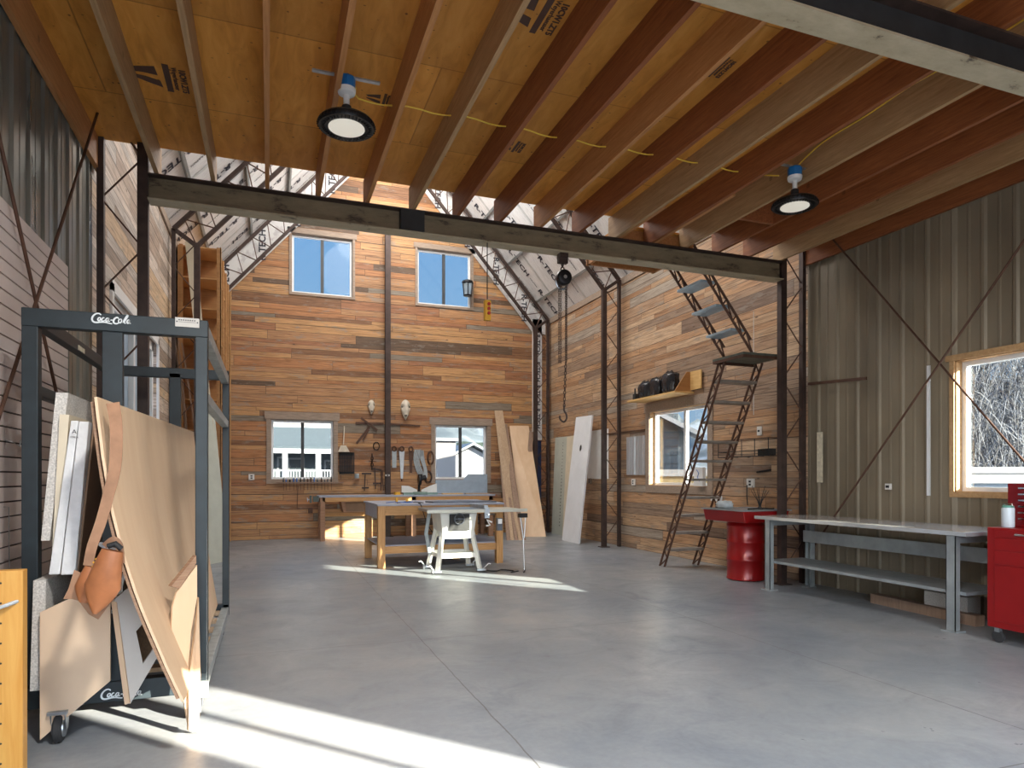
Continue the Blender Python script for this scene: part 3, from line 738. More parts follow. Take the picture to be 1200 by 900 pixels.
for wd_, M_ in ((.19, frame((1, 0, 0), (0, 0, 1), onY(131, 374, RY-.043))), (.20, frame((1, 0, 0), (0, 0, 1), onY(143, 812, RY-.048))), (.42, frame((0, 0, 1), (-1, 0, 0), (-.815, RY-.027, .86)))):
    m = MB(); m.add(*script(wd_, M_)); m.build('script_lettering', 'script_white', R)
P = onY(219.5, 378, RY-.044)
pl = MB().box(P.x-.062, P.y-.003, P.z-.026, P.x+.062, P.y+.002, P.z+.026).build('name_plate', 'shelf_grey', R)
m = MB()
for s in (-1, 1): m.lathe((P.x+s*.053, P.y-.002, P.z+.002), [(.004, 0), (.004, -.003)], 8, 1)
for q in range(8): m.box(P.x-.045+q*.0115, P.y-.0045, P.z+.009, P.x-.038+q*.0115, P.y-.003, P.z+.015)
m.box(P.x-.045, P.y-.0045, P.z+.0005, P.x+.045, P.y-.003, P.z+.002)
m.build('plate_print', 'print_black', pl)
MB().bar(onX(92, 407, RX0+.068), onX(99, 412, RX0+.068), .004, .03).build('sticker', 'paper', R)
MB().bar((-.76, RB-.02, 1.85), (-1.02, RB-.02, 1.25), .05, .05).build('diagonal_brace', 'rack_blue', R)

# ---- things leaning in and on the rack
def slab(name, top, bot, z1, z0, y0, y1, mat, label, cat, group=None, bev=0, drift=0.0):
    """board standing on edge along the rack; top/bot = (xa, xb) of its near end"""
    m = MB()
    ne = [(bot[0], y0, z0), (bot[1], y0, z0), (top[1], y0, z1), (top[0], y0, z1)]
    m.prism(ne, (drift, y1-y0, 0))
    return tag(m.build(name, mat, origin=((bot[0]+bot[1])/2, (y0+y1)/2, z0), bev=bev), label, cat, group)
xat = lambda u, y: onY(u, 500, y).x
FG = 'foam insulation offcuts in the rack'
slab('foam_block', (xat(39, 4.15), xat(54, 4.15)), (xat(35, 4.15), xat(51, 4.15)), .855, .275, 4.15, 6.0, 'foam_speck', 'speckled dirty foam block standing low beside the rack\'s corner post', 'foam board', FG)
a = slab('foam_board', (xat(65.5, 4.2), xat(80, 4.2)), (xat(48, 4.2), xat(58, 4.2)), 1.855, 1.06, 4.2, 4.95, 'foam_speck', 'tallest foam board with rough speckled face, behind the two white slabs', 'foam board', FG)
slab('foam_board', (xat(70, 4.17), xat(81, 4.17)), (xat(60, 4.17), xat(68, 4.17)), 1.735, .93, 4.17, 5.9, 'cream', 'cream edged foam board between the tall speckled board and the white slabs', 'foam board', FG)
slab('foam_board', (xat(83, 4.13), xat(92, 4.13)), (xat(57, 4.13), xat(70, 4.13)), 1.70, .885, 4.13, 5.9, 'foam_white', 'white foam slab leaning just left of the printed slab', 'foam board', FG, .004)
a = slab('foam_board', (xat(92.5, 4.10), xat(104, 4.10)), (xat(71, 4.10), xat(88, 4.10)), 1.695, .885, 4.10, 5.9, 'foam_white', 'white foam slab with small printed mark near its top, beside the brown board', 'foam board', FG, .004)
m = MB(); P = onY(87, 506, 4.097)
v_, f_ = text_mesh('A', .032, frame((1, 0, 0), (0, 0, 1), P)); m.add(v_, f_); v_, f_ = text_mesh('TYPE X', .012, frame((1, 0, 0), (0, 0, 1), P-Vector((0, 0, .03)))); m.add(v_, f_)
m.build('printed_mark', 'print_black', a)
slab('particle_board', (-.99, -.975), (-.94, -.915), .84, .275, 4.3, 6.1, 'particle', 'dark stack edge board low in the rack under the white slabs', 'board')
slab('hardboard_sheet', (xat(110.5, 4.14), xat(112.5, 4.14)), (xat(88, 4.14), xat(91, 4.14)), 1.745, .86, 4.14, 6.1, 'mdf_brown', 'dark brown hardboard sheet with pale edge between foam and plywood', 'board', drift=.06)
slab('hardboard_sheet', (-.83, -.80), (-.72, -.69), .9, .27, 4.35, 6.2, 'particle', 'dark particle board low in the rack behind the cut-out panel', 'board')

def sheet_surface(A, B, C, D, bow, th, nu=14, nv=16, rag=0):
    """A near top, B near bottom, C far top, D far bottom"""
    A, B, C, D = map(Vector, (A, B, C, D)); m = MB(); top = []; bot = []
    for i in range(nu+1):
        for j in range(nv+1):
            u = i/nu; v = j/nv
            p = A*(1-u)*(1-v)+B*(1-u)*v+C*u*(1-v)+D*u*v
            p += Vector((-bow*math.sin(PI*v)*(1-.75*u), 0, 0))
            if rag and i == 0: p += Vector((0, rag*rnd.uniform(-1, 1), 0))
            top.append(p); bot.append(p+Vector((-th, 0, -th*.2)))
    k = len(top); m.v = top+bot; W = nv+1
    for i in range(nu):
        for j in range(nv):
            a, b, c, d = i*W+j, i*W+j+1, (i+1)*W+j+1, (i+1)*W+j
            m.f += [[a, b, c, d], [k+a, k+d, k+c, k+b]]
    for j in range(nv): m.f += [[j, k+j, k+j+1, j+1], [nu*W+j, nu*W+j+1, k+nu*W+j+1, k+nu*W+j]]
    for i in range(nu): m.f += [[i*W, (i+1)*W, k+(i+1)*W, k+i*W], [i*W+nv, k+i*W+nv, k+(i+1)*W+nv, (i+1)*W+nv]]
    m.mi = [0]*len(m.f); return m
A = onY(114, 465, 3.60); B = onY(216, 822, 3.60)
o = sheet_surface(A, B, (-.61, 6.35, 1.79), (-.42, 6.35, .285), .072, .012, rag=.006).build('plywood_sheet', 'ply_tan', origin=(-.6, 5.2, .1), smooth=True)
tag(o, 'large pale plywood sheet bowing across the middle of the rack', 'plywood sheet', 'plywood sheets leaning in the rack')
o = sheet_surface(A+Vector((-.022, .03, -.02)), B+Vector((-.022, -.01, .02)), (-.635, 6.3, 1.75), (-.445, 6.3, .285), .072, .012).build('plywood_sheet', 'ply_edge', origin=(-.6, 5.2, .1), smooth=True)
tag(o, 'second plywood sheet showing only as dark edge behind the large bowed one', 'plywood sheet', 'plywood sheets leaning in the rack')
def cutout(name, pts, p, n, th, mat, label, cat, hole=None, origin=None, emat=None, group=None):
    P = [onplane(u, v, p, n) for u, v in pts]; m = MB()
    off = -Vector(n).normalized()*th
    if hole:
        Hh = [onplane(u, v, p, n) for u, v in hole]; N_ = len(P)
        # ring of quads between equal length loops
        for i in range(N_):
            j = (i+1) % N_
            m.prism([P[i], P[j], Hh[j], Hh[i]], off)
    else: m.prism(P, off)
    o = m.build(name, mat, origin=origin or P[0])
    return tag(o, label, cat, group)
cutout('mdf_board', [(48, 717), (79, 702.5), (130, 679), (130, 797), (48, 866)], (0, 4.125, 0), (0, 1, 0), .018, 'mdf', 'pale tan panel with slanting edges standing lowest on the front of the rack', 'panel')
cutout('grey_board', [(131, 704), (158, 682), (182, 726), (186, 765), (152, 824)], (-.72, 4.09, .2), (-.28, .96, 0), .02, 'panel_grey', 'grey faced panel with a rectangular cut-out leaning at the rack front', 'panel',
       hole=[(159, 739), (166, 731), (176, 729), (181, 757), (167, 777)])
m = MB(); m.prism([onY(130, 704, 4.045), onY(136.5, 706, 4.045), onY(152, 824, 4.045), onY(146, 826, 4.045)], (0, .02, 0))
tag(m.build('panel_offcut', 'ply_tan', origin=onY(149, 825, 4.045)), 'narrow raw plywood strip along the left edge of the cut-out panel', 'offcut')
# two curved cut plywood pieces standing on the floor against the right hand post
n_ = (.5, -.86, .08); p_ = (-.40, 4.0, 0)
cutout('curved_offcut', [(222, 857), (212, 800), (204, 760), (201, 733), (202, 712), (207, 694), (231, 662), (231, 700), (224, 740), (221, 780), (221.5, 820), (229, 850)], p_, n_, .016, 'ply_tan',
       'plywood offcut with a curved side standing on the floor before the rack\'s corner', 'offcut')
m = MB(); q = [onplane(u, v, (-.375, 4.0, 0), n_) for u, v in ((201, 687), (230, 651), (230, 660), (210, 690))]
m.prism(q, (-.02, .03, 0))
tag(m.build('panel_offcut', 'ply_edge', origin=q[0]), 'thick plywood edge strip above the curved offcut at the rack corner', 'offcut')
m = MB(); pts = [onplane(u, v, (-.37, 3.97, 0), (.2, -.98, .1)) for u, v in ((221, 856), (233, 858), (235, 790), (233, 700), (230, 735), (222, 790))]
m.prism(pts, (-.01, .018, 0))
tag(m.build('curved_offcut', 'lumber', origin=pts[0]), 'narrow bright offcut standing nearest the camera at the rack\'s corner', 'offcut')

# ---- leather tool belt hanging over the plywood
tb = thing('tool_belt', onY(118, 700, 3.56), 'brown leather tool belt hanging over the plywood at the rack front', 'tool belt')
def ribbon(px, y, ws, th, mb):
    C_ = catmull([onY(u, v, y+dy) for u, v, dy in px], 6); n = len(C_); vs = []
    for i, p in enumerate(C_):
        w = ws[0]+(ws[1]-ws[0])*i/(n-1)
        d = (C_[min(i+1, n-1)]-C_[max(i-1, 0)]).normalized(); s = d.cross(Vector((0, -1, 0))).normalized()*w/2
        vs += [p-s, p+s, p+s+Vector((0, th, 0)), p-s+Vector((0, th, 0))]
    fs = []
    for i in range(n-1):
        a = 4*i; fs += [(a+k, a+(k+1) % 4, a+4+(k+1) % 4, a+4+k) for k in range(4)]
    fs += [(3, 2, 1, 0), (4*n-4, 4*n-3, 4*n-2, 4*n-1)]
    mb.add(vs, fs)
m = MB(); ribbon([(132, 472, .03), (136, 500, .0), (135, 545, -.01), (127, 580, -.01), (118, 612, -.02), (108, 640, -.02), (103, 663, -.01)], 3.57, (.056, .04), .006, m)
m.build('strap', 'suede', tb, smooth=True)
def pouch(c0, c1, w0, w1, w2, depth, mb, n=16):
    c0, c1 = Vector(c0), Vector(c1); ax = (c1-c0); side = ax.normalized().cross(Vector((0, -1, 0))).normalized()
    rings = []
    for k in range(13):
        f = k/12; w = w0+(w1-w0)*math.sin(f*PI/2*1.2) if f < .55 else w1+(w2-w1)*((f-.55)/.45)**1.5
        dd = depth*(.55+.6*math.sin(PI*min(1, f*1.1+.1)))*(1-.35*f)
        c = c0+ax*f
        rings.append([c+side*w*math.cos(a)*.5+Vector((0, 1, 0))*dd*math.sin(a)*.5 for a in (2*PI*i/n for i in range(n))])
    vs = [v for r in rings for v in r]; fs = [(i*n+k, i*n+(k+1) % n, (i+1)*n+(k+1) % n, (i+1)*n+k) for i in range(12) for k in range(n)]
    fs.append(tuple(12*n+k for k in range(n))); mb.add(vs, fs)
m = MB(); pouch(onY(132, 645, 3.49), onY(111, 719, 3.51), .09, .15, .02, .07, m); m.build('large_pouch', 'leather', tb, smooth=True)
m = MB(); pouch(onY(108, 664, 3.57), onY(97, 706, 3.57), .06, .10, .03, .045, m); m.build('small_pouch', 'leather', tb, smooth=True)
m = MB(); q = [(80, 690), (87, 668), (97, 672), (106, 690), (120, 705), (128, 690), (138, 662), (143, 655), (142, 690), (130, 706), (115, 726), (104, 720), (92, 704), (84, 702), (74, 702)]
m.prism([onY(u, v, 3.61) for u, v in q], (0, .008, 0)); m.build('suede_apron', 'suede', tb)
m = MB(); ribbon([(122, 640, 0), (133, 632, -.03), (141, 640, -.02), (143, 660, 0)], 3.54, (.027, .022), .005, m); m.build('mouth_loop', 'suede', tb, smooth=True)
m = MB(); m.tube([onY(127, 640, 3.50), onY(135, 637, 3.49), onY(142, 643, 3.50)], .013, 10); m.build('hammer_loop', 'black_matte', tb, smooth=True)
m = MB()
for u, v in ((110, 659), (112, 662), (109, 664), (113, 655)): m.lathe(onY(u, v, 3.53), [(.005, 0), (.005, -.004), (.002, -.006)], 8, 1)
m.build('brass_rivet', 'yellow_orange', tb)

# ------------------------------------------------------------------ slat panel on the left wall, bookcase in the corner
t = thing('slat_wall_panel', (LW+.04, 4.2, .35), 'pale slotted display panel mounted on the metal wall behind the rack', 'slat panel')
MB().box(LW+.033, 1.8, .33, LW+.046, 5.90, 3.0).build('panel_backing', 'slat_groove', t)
m = MB(); z = 3.0
while z > .4: m.box(LW+.046, 1.8, z-.0775, LW+.064, 5.92, z); z -= .0875
m.build('slats', 'slat_panel', t)
m = MB(); q0 = onX(6, 518, LW+.064); m.tube([(LW+.064, q0.y, q0.z+.01), (LW+.10, q0.y, q0.z), (LW+.10, q0.y+.12, q0.z-.02), (LW+.10, q0.y+.13, q0.z+.02)], .003, 6)
tag(m.build('panel_hook', 'steel_plain', origin=q0), 'thin wire hook on the slotted panel, upper one', 'hook')
m = MB(); q0 = onX(4, 594, LW+.064); m.tube([(LW+.064, q0.y, q0.z), (LW+.09, q0.y, q0.z), (LW+.09, q0.y+.01, q0.z-.5)], .0025, 6)
tag(m.build('panel_hook', 'steel_plain', origin=q0), 'long thin wire hanging down the slotted panel at the frame edge', 'hook')
P = onY(27.5, 668, 3.4); zt = P.z
xr = P.x
t = thing('shelf_upright', (xr-.2, 3.4, 0), 'drilled orange pine shelf upright standing in the near left corner', 'shelf upright')
MB().box(xr-.42, 3.39, 0, xr, 3.45, zt).build('side_board', 'yellow_pine', t, bev=.002)
MB().box(xr-.44, 3.30, 0, xr-.38, 3.56, .03).build('base_foot', 'yellow_pine', t); MB().box(xr-.44, 3.38, .03, xr-.42, 3.46, zt).build('edge_strip', 'yellow_pine', t)
m = MB(); z = .1
while z < zt-.03:
    m.lathe((xr-.078, 3.3895, z), [(.0045, 0), (.0045, .001)], 8, 1); z += .085
m.build('peg_hole', 'black_matte', t)
m = MB(); q = onY(6, 710, 3.36); m.tube([(q.x-.06, 3.36, q.z-.02), (q.x, 3.37, q.z), (q.x+.035, 3.395, q.z+.012)], .008, 8)
tag(m.build('blue_clip', 'hose_grey', origin=q), 'small grey blue bar sticking out of the pine shelf unit\'s side', 'clip')

# ------------------------------------------------------------------ tall cubby unit and boards in the far left corner
t = thing('cubby_shelving', (-1.12, 14.1, 0), 'very tall orange plywood cubby shelving in the far left corner', 'shelving')
m = MB(); m.box(-1.46, 12.6, 0, -1.44, 15.75, 5.36); m.build('back_panel', 'cubby', t)
for y in (12.6, 13.35, 14.15, 14.95, 15.72): 
    if y == 12.6:
        MB().box(-.85, 12.6, 0, -.78, 12.63, 5.38).build('upright', 'cubby', t); MB().box(-1.44, 12.6, 0, -1.38, 12.63, 5.38).build('upright', 'cubby', t)
    else: MB().box(-1.44, y-.01, 0, -.79, y+.01, 5.38).build('divider', 'cubby', t)
for y in (12.6, 13.35, 14.15, 14.95, 15.67): MB().box(-.795, y, 0, -.775, y+.055, 5.385).build('face_stile', 'cubby_edge', t)
z = .10
while z < 5.5: MB().box(-1.44, 12.63, min(z, 5.36), -.80, 15.71, min(z, 5.36)+.02).build('shelf', 'cubby_edge', t); z += .525
pn = (.86, -.50, .13); pp = onZ(268, 657, 0)
cutout('drywall_sheet', [(243, 474), (251.5, 484), (268, 657), (236, 664)], pp, pn, .03, 'pale_green', 'pale green grey sheets leaning upright behind the rack\'s rear post', 'sheet', origin=pp)
q = onY(222, 283, 12.35)
m = MB(); m.bar(q, (-.72, 12.2, 0), .14, .02, (0, 1, 0)); tag(m.build('long_board', 'cream', origin=(-.72, 12.2, 0)), 'long cream board leaning upright before the tall cubby shelving', 'board')
for k, (u0, u1) in enumerate(((205, 211), (209, 213), (213, 221))):
    a = onY(u0, 396+3*k, 12.1); b = onY(u1+3, 470, 12.1); d_ = (b-a); b = a+d_*(a.z/(-d_.z) if d_.z < 0 else 1)
    tag(MB().bar(a, (b.x, 12.0-.05*k, .0), .02, .03).build('trim_strip', 'lumber_brown', origin=b), 'thin weathered strip leaning between the left wall and the cubby shelving', 'strip', 'thin strips leaning beside the cubby shelving')
# ------------------------------------------------------------------ wooden workbench in the middle
t = thing('workbench', (2.58, 11.0, 0), 'sturdy orange timber workbench standing behind the table saw', 'workbench')
MB().box(1.55, 10.22, .955, 3.60, 11.78, .985).build('worktop', 'worktop_grey', t, bev=.003) if 'worktop_grey' in MATS else None
for x, y in ((1.62, 10.29), (3.53, 10.29), (1.62, 11.70), (3.53, 11.70)): MB().box(x-.055, y-.055, 0, x+.055, y+.055, .955).build('leg', 'bench_leg', t, bev=.003)
MB().box(1.675, 10.25, .81, 3.475, 10.29, .955).build('front_apron', 'bench_wood', t); MB().box(1.675, 11.68, .81, 3.475, 11.72, .955).build('rear_apron', 'bench_wood', t)
for x in (1.575, 3.555): MB().box(x-.012, 10.345, .76, x+.012, 11.645, .955).build('end_apron', 'worktop_grey', t)
MB().box(1.60, 10.30, .33, 3.55, 11.69, .35).build('lower_shelf', 'worktop_grey', t)
MB().box(1.675, 10.26, .22, 3.475, 10.30, .33).build('shelf_rail', 'bench_wood', t); MB().box(1.675, 11.66, .22, 3.475, 11.70, .33).build('shelf_rail', 'bench_wood', t)
MB().box(2.95, 10.95, 0, 3.05, 11.05, .33).build('middle_leg', 'bench_leg', t)
m = MB(); n = 24; pts = [(2.62+.55*math.cos(2*PI*k/n), 10.62+.26*math.sin(2*PI*k/n), .986) for k in range(n)]
pts = [(2.45, 10.35, .986), (3.5, 10.32, .986), (3.52, 10.6, .986), (3.2, 10.95, .986), (2.8, 10.98, .986), (2.4, 10.7, .986)]
m.prism(pts, (0, 0, .02)); tag(m.build('flat_sheet', 'cast_iron', origin=pts[0]), 'dark flat sheet lying on the timber workbench behind the saw', 'panel')
pts = catmull([(1.9, 10.5, .992), (2.15, 10.75, .995), (2.3, 10.4, .992), (2.2, 10.3, .993), (2.22, 10.19, .96), (2.3, 10.16, .7), (2.42, 10.17, .5), (2.5, 10.17, .42)], 8)
tag(MB().tube(pts, .007, 6).build('power_cord', 'cord_black', origin=pts[0]), 'black power cord looping off the front of the timber workbench', 'cord')
pts = catmull([(1.75, 10.6, .992), (1.95, 10.9, .995), (2.2, 10.8, .995), (2.1, 10.55, .992), (1.9, 10.62, .998)], 8)
tag(MB().tube(pts, .006, 6).build('power_cord', 'blue_tool', origin=pts[0]), 'blue cord coiled on the left end of the timber workbench', 'cord')
t = thing('bench_clamp', (2.05, 10.9, .986), 'small yellow handled clamp lying on the timber workbench', 'clamp')
MB().box(1.96, 10.88, .986, 2.25, 10.90, 1.0).build('bar', 'steel_plain', t); MB().box(1.95, 10.85, .986, 1.98, 10.93, 1.06).build('jaw', 'yellow_orange', t); MB().box(2.12, 10.86, .986, 2.15, 10.92, 1.05).build('jaw', 'yellow_orange', t)

# ------------------------------------------------------------------ table saw
t = thing('table_saw', (2.6, 9.6, 0), 'white stand table saw with a long rail in front of the timber workbench', 'table saw')
MB().box(2.14, 9.27, .895, 3.02, 10.02, .935).build('saw_table', 'saw_top', t, bev=.004)
MB().box(2.10, 9.235, .885, 3.62, 9.268, .93).build('front_rail', 'saw_rail', t)
MB().box(3.02, 9.27, .90, 3.55, 9.95, .925).build('extension_wing', 'saw_rail', t, bev=.003)
m = MB(); m.prism([(2.32, 9.38, .895), (2.88, 9.38, .895), (2.84, 9.40, .60), (2.36, 9.40, .60)], (0, .55, 0)); m.build('cabinet', 'saw_white', t)
m = MB(); m.box(2.46, 9.365, .62, 2.76, 9.382, .86); m.build('front_opening', 'black_matte', t)
m = MB(); m.tube([(2.60+.075*math.cos(a), 9.34, .79+.075*math.sin(a)) for a in [2*PI*k/20 for k in range(20)]], .009, 8, True); m.bar((2.53, 9.34, .79), (2.67, 9.34, .79), .012, .012); m.tube([(2.6, 9.38, .79), (2.6, 9.33, .79)], .014, 10)
m.build('hand_wheel', 'cast_iron', t)
for sx in (-1, 1):
    for sy in (-1, 1):
        tx, ty = 2.60+sx*.22, 9.66+sy*.20; bx_, by_ = 2.60+sx*.32, 9.66+sy*.30
        MB().bar((tx, ty, .62), (bx_, by_, .03), .055, .055).build('leg', 'saw_white', t)
        c = MB(); c.box(bx_-.05, by_-.04, .025, bx_+.05, by_+.04, .055); co = c.build('foot_bracket', 'galv', t)
        w_ = MB(); w_.lathe((bx_+sx*.07-.015, by_, .035), [(.012, 0), (.035, 0), (.035, .03), (.012, .03)], 16, 0); w_.build('caster_wheel', 'steel_plain', co)
        m = MB(); m.tube([(bx_+sx*.05, by_, .05), (bx_+sx*.12, by_-.03, .13), (bx_+sx*.15, by_-.03, .12)], .008, 6); m.build('caster_lever', 'white_paint', co)
for y in (9.42, 9.90): MB().box(2.36, y-.012, .50, 2.84, y+.012, .62).build('upper_band', 'saw_white', t); 
for y in (9.40, 9.92): MB().box(2.33, y-.012, .22, 2.87, y+.012, .29).build('stretcher', 'saw_white', t)
for x in (2.33, 2.87): MB().box(x-.012, 9.42, .22, x+.012, 9.90, .28).build('stretcher', 'saw_white', t)
m = MB(); m.box(2.95, 9.22, .80, 3.02, 9.26, .95); m.tube([(2.985, 9.22, .86), (2.985, 9.14, .86)], .012, 10); m.box(2.95, 9.26, .935, 3.01, 9.98, .985); m.build('rip_fence', 'galv', t)
m = MB(); m.box(3.12, 9.16, .62, 3.20, 9.24, .80); m.build('switch_box', 'cast_iron', t); MB().box(3.13, 9.15, .72, 3.19, 9.162, .79).build('paddle_switch', 'white_paint', t)
m = MB(); m.tube([(3.05, 9.2, .74), (2.98, 9.22, .78), (3.02, 9.2, .70), (2.97, 9.22, .69)], .014, 8); m.build('lever_handle', 'white_paint', t)
m = MB(); m.tube([(2.26, 9.8, .86), (2.22, 9.84, .55), (2.28, 9.86, .25)], .03, 8); m.build('dust_hose', 'hose_grey', t, smooth=True)
t2 = thing('support_leg', (3.54, 9.22, 0), 'thin black folding leg holding up the saw rail\'s far end', 'support leg')
m = MB(); m.box(3.47, 9.18, .80, 3.60, 9.25, .862); m.build('leg_head', 'black_metal', t2)
m = MB(); m.tube([(3.50, 9.21, .80), (3.54, 9.20, .5), (3.55, 9.18, .02)], [.012, .010, .008], 8); m.tube([(3.58, 9.21, .80), (3.555, 9.20, .5)], .008, 8); m.build('leg_rod', 'steel_plain', t2)
m = MB(); m.tube([(3.5, 9.08, .012), (3.55, 9.18, .014), (3.6, 9.3, .012)], .012, 8); m.build('foot', 'black_metal', t2)
pts = catmull([(2.95, 9.40, .06), (3.05, 9.42, .012), (3.15, 9.30, .012), (3.28, 9.42, .012), (3.40, 9.25, .012), (3.32, 9.12, .012), (3.46, 9.20, .012)], 8)
tag(MB().tube(pts, .008, 6).build('power_cord', 'cord_black', origin=pts[0]), 'black power cord lying on the floor between saw and support leg', 'cord')

# ------------------------------------------------------------------ bench along the rear wall
t = thing('long_bench', (3.0, 15.35, 0), 'long low timber bench running along the rear plank wall', 'workbench')
MB().box(1.02, 14.98, .955, 5.05, 15.76, .99).build('worktop', 'worktop_grey', t)
MB().box(1.10, 14.99, .86, 5.0, 15.03, .955).build('front_apron', 'bench_wood', t)
for x in (1.10, 3.1, 4.95):
    for y in (15.04, 15.70): MB().box(x-.05, y-.05, 0, x+.05, y+.05, .955).build('leg', 'bench_brown', t)
MB().box(1.15, 15.65, .5, 4.9, 15.69, .58).build('rear_rail', 'bench_wood', t)
t = thing('bench_drawer_box', (1.85, 15.25, .62), 'brown box hung below the left end of the rear bench', 'box')
m = MB(); m.prism([(1.49, 15.05, .86), (2.15, 15.05, .86), (2.15, 15.05, .62), (1.55, 15.05, .62)], (0, .5, 0)); m.build('box_body', 'bench_brown', t)
m = MB(); m.box(1.60, 15.04, .64, 2.12, 15.052, .84); m.build('dark_front', 'mdf_brown', t)
t = thing('bench_vise', (1.0, 15.05, .90), 'small dark bench vise clamped on the left end of the rear bench', 'vise')
m = MB(); m.box(.90, 15.0, .86, 1.02, 15.10, .98); m.box(.83, 14.99, .84, .87, 15.11, 1.0); m.build('vise_body', 'vise_green', t)
m = MB(); m.tube([(.83, 15.05, .91), (.78, 15.05, .91)], .014, 8); m.tube([(.785, 14.97, .87), (.785, 15.13, .95)], .007, 6); m.build('vise_screw', 'steel_plain', t)
t = thing('miter_saw', (3.32, 15.35, .99), 'white fenced miter saw standing on the rear bench', 'miter saw')
m = MB(); m.lathe((3.32, 15.33, .99), [(.17, 0), (.18, .02), (.17, .06), (.15, .065)], 24); m.box(2.92, 15.26, .99, 3.72, 15.40, 1.04); m.build('saw_base', 'tool_teal', t)
for s in (-1, 1):
    m = MB(); x0, x1 = 3.32+s*.05, 3.32+s*.42
    m.prism([(x0, 15.42, 1.04), (x1, 15.42, 1.04), (x1, 15.42, 1.20 if s < 0 else 1.25), (3.32+s*.25, 15.42, 1.19), (x0, 15.42, 1.10)], (0, .03, 0)); m.build('fence', 'white_paint', t)
m = MB(); m.lathe((3.30, 15.40, 1.34), [(.02, -.01), (.125, -.01), (.13, 0), (.125, .05), (.02, .05)], 24, 0); m.build('blade_guard', 'black_metal', t, smooth=True)
m = MB(); m.tube([(3.36, 15.45, 1.36), (3.48, 15.45, 1.40)], .055, 14); m.tube([(3.33, 15.34, 1.40), (3.33, 15.2, 1.46), (3.33, 15.14, 1.40)], .015, 8); m.tube([(3.33, 15.50, 1.30), (3.33, 15.52, 1.04)], .03, 8); m.build('motor_arm', 'black_matte', t, smooth=True)
m = MB(); m.box(3.85, 15.3, .99, 4.35, 15.42, 1.02); tag(m.build('wood_scrap', 'shelf_pine', origin=(4.1, 15.36, .99)), 'short pine scrap lying on the rear bench under the window', 'scrap', 'pine scraps on the rear bench')
m = MB(); m.box(4.42, 15.3, .99, 5.0, 15.44, 1.015); tag(m.build('wood_scrap', 'lumber', origin=(4.7, 15.36, .99)), 'pale flat scrap lying on the rear bench beside the leaning boards', 'scrap', 'pine scraps on the rear bench')
m = MB(); m.box(2.72, 15.25, .99, 2.84, 15.45, 1.05); tag(m.build('wood_scrap', 'yellow_orange', origin=(2.78, 15.3, .99)), 'small yellow block on the rear bench left of the miter saw', 'block')
# sheets closing the lower part of the rear window
m = MB(); m.box(3.80, BW-.05, 1.0, 5.12, BW-.024, 1.33); tag(m.build('insulation_sheet', 'blue_grey_sheet', origin=(4.46, BW-.04, 1.0)), 'blue grey sheet set across the bottom of the rear window above the bench', 'sheet')
m = MB(); m.prism([(4.50, BW-.022, 1.33), (5.12, BW-.022, 1.33), (5.12, BW-.022, 1.47), (4.62, BW-.022, 1.47)], (0, -.01, 0)); tag(m.build('insulation_sheet', 'blue_grey_sheet', origin=(4.8, BW-.03, 1.33)), 'smaller blue grey sheet overlapping the lower corner of the rear window\'s right pane', 'sheet')

# ------------------------------------------------------------------ boards leaning in the rear right corner
def leaner(name, top, bot, w0, w1, th, mat, label, cat='board', grp='boards leaning in the rear right corner', ytop=15.72, ybot=15.1):
    a0, a1 = onY(top[0], top[2], ytop), onY(top[1], top[2], ytop); b0, b1 = onZ(bot[0], bot[2], 0), onZ(bot[1], bot[2], 0)
    m = MB(); m.prism([b0, b1, a1, a0], (0, th, 0)); o = m.build(name, mat, origin=b0)
    return tag(o, label, cat, grp)
leaner('leaning_board', (579.5, 589, 481), (597, 613, 630), 0, 0, .02, 'lumber', 'tallest pale board leaning beside the rear window', ytop=15.80)
leaner('leaning_board', (590.5, 594.5, 497), (607, 615, 631), 0, 0, .03, 'lumber_brown', 'narrow dark brown board in the leaning stack beside the rear window', ytop=15.74)
leaner('leaning_board', (597, 619.5, 499), (612, 640, 629), 0, 0, .012, 'ply_tan', 'wide pale plywood strip in the rear corner stack', ytop=15.80)
leaner('leaning_board', (620.5, 625.5, 506), (610, 616, 628), 0, 0, .02, 'lumber_brown', 'thin grey brown board crossing the wide plywood strip', ytop=15.62)
leaner('leaning_board', (611, 624, 527), (624, 639, 629), 0, 0, .012, 'lumber', 'pale board at the outer right of the rear corner stack', ytop=15.82)
for k in range(5):
    leaner('leaning_board', (586+2.5*k, 588.5+2.5*k, 545+4*k), (594+4.6*k, 598+4.6*k, 633), 0, 0, .02, 'lumber' if k % 2 else 'lumber_brown', 'narrow offcut board in front of the rear corner stack, %s from the window' % ordi[k], ytop=15.5)
m = MB(); m.box(6.36, BW-.032, .02, 6.58, BW-.004, 2.33); tag(m.build('dark_board', 'dark_blue', origin=(6.47, BW, .02)), 'dark blue board standing under the printed foil strip in the corner', 'board')

# ------------------------------------------------------------------ right wall, rear part
w = RW-.004
m = MB(); m.prism([(6.60, 14.27, 0), (6.60, 15.17, 0), (6.70, 15.17, 2.38), (6.70, 14.27, 2.36)], (-.012, 0, 0)); o = tag(m.build('pegboard_sheet', 'pale_green', origin=(6.6, 14.7, 0)), 'pale sheet with a dotted column of holes leaning in the rear right corner', 'sheet')
m = MB()
for k in range(26): m.box(6.578+.0042*k*.98, 14.68, .22+.08*k, 6.590+.0042*k*.98, 14.70, .24+.08*k)
m.build('peg_hole', 'black_matte', o)
m = MB(); m.prism([(6.56, 13.95, 0), (6.56, 14.45, 0), (6.685, 14.45, 2.35), (6.685, 13.95, 2.37)], (-.012, 0, 0)); tag(m.build('pegboard_sheet', 'cream', origin=(6.56, 14.2, 0)), 'plain cream sheet leaning between the dotted sheet and the white door slab', 'sheet')
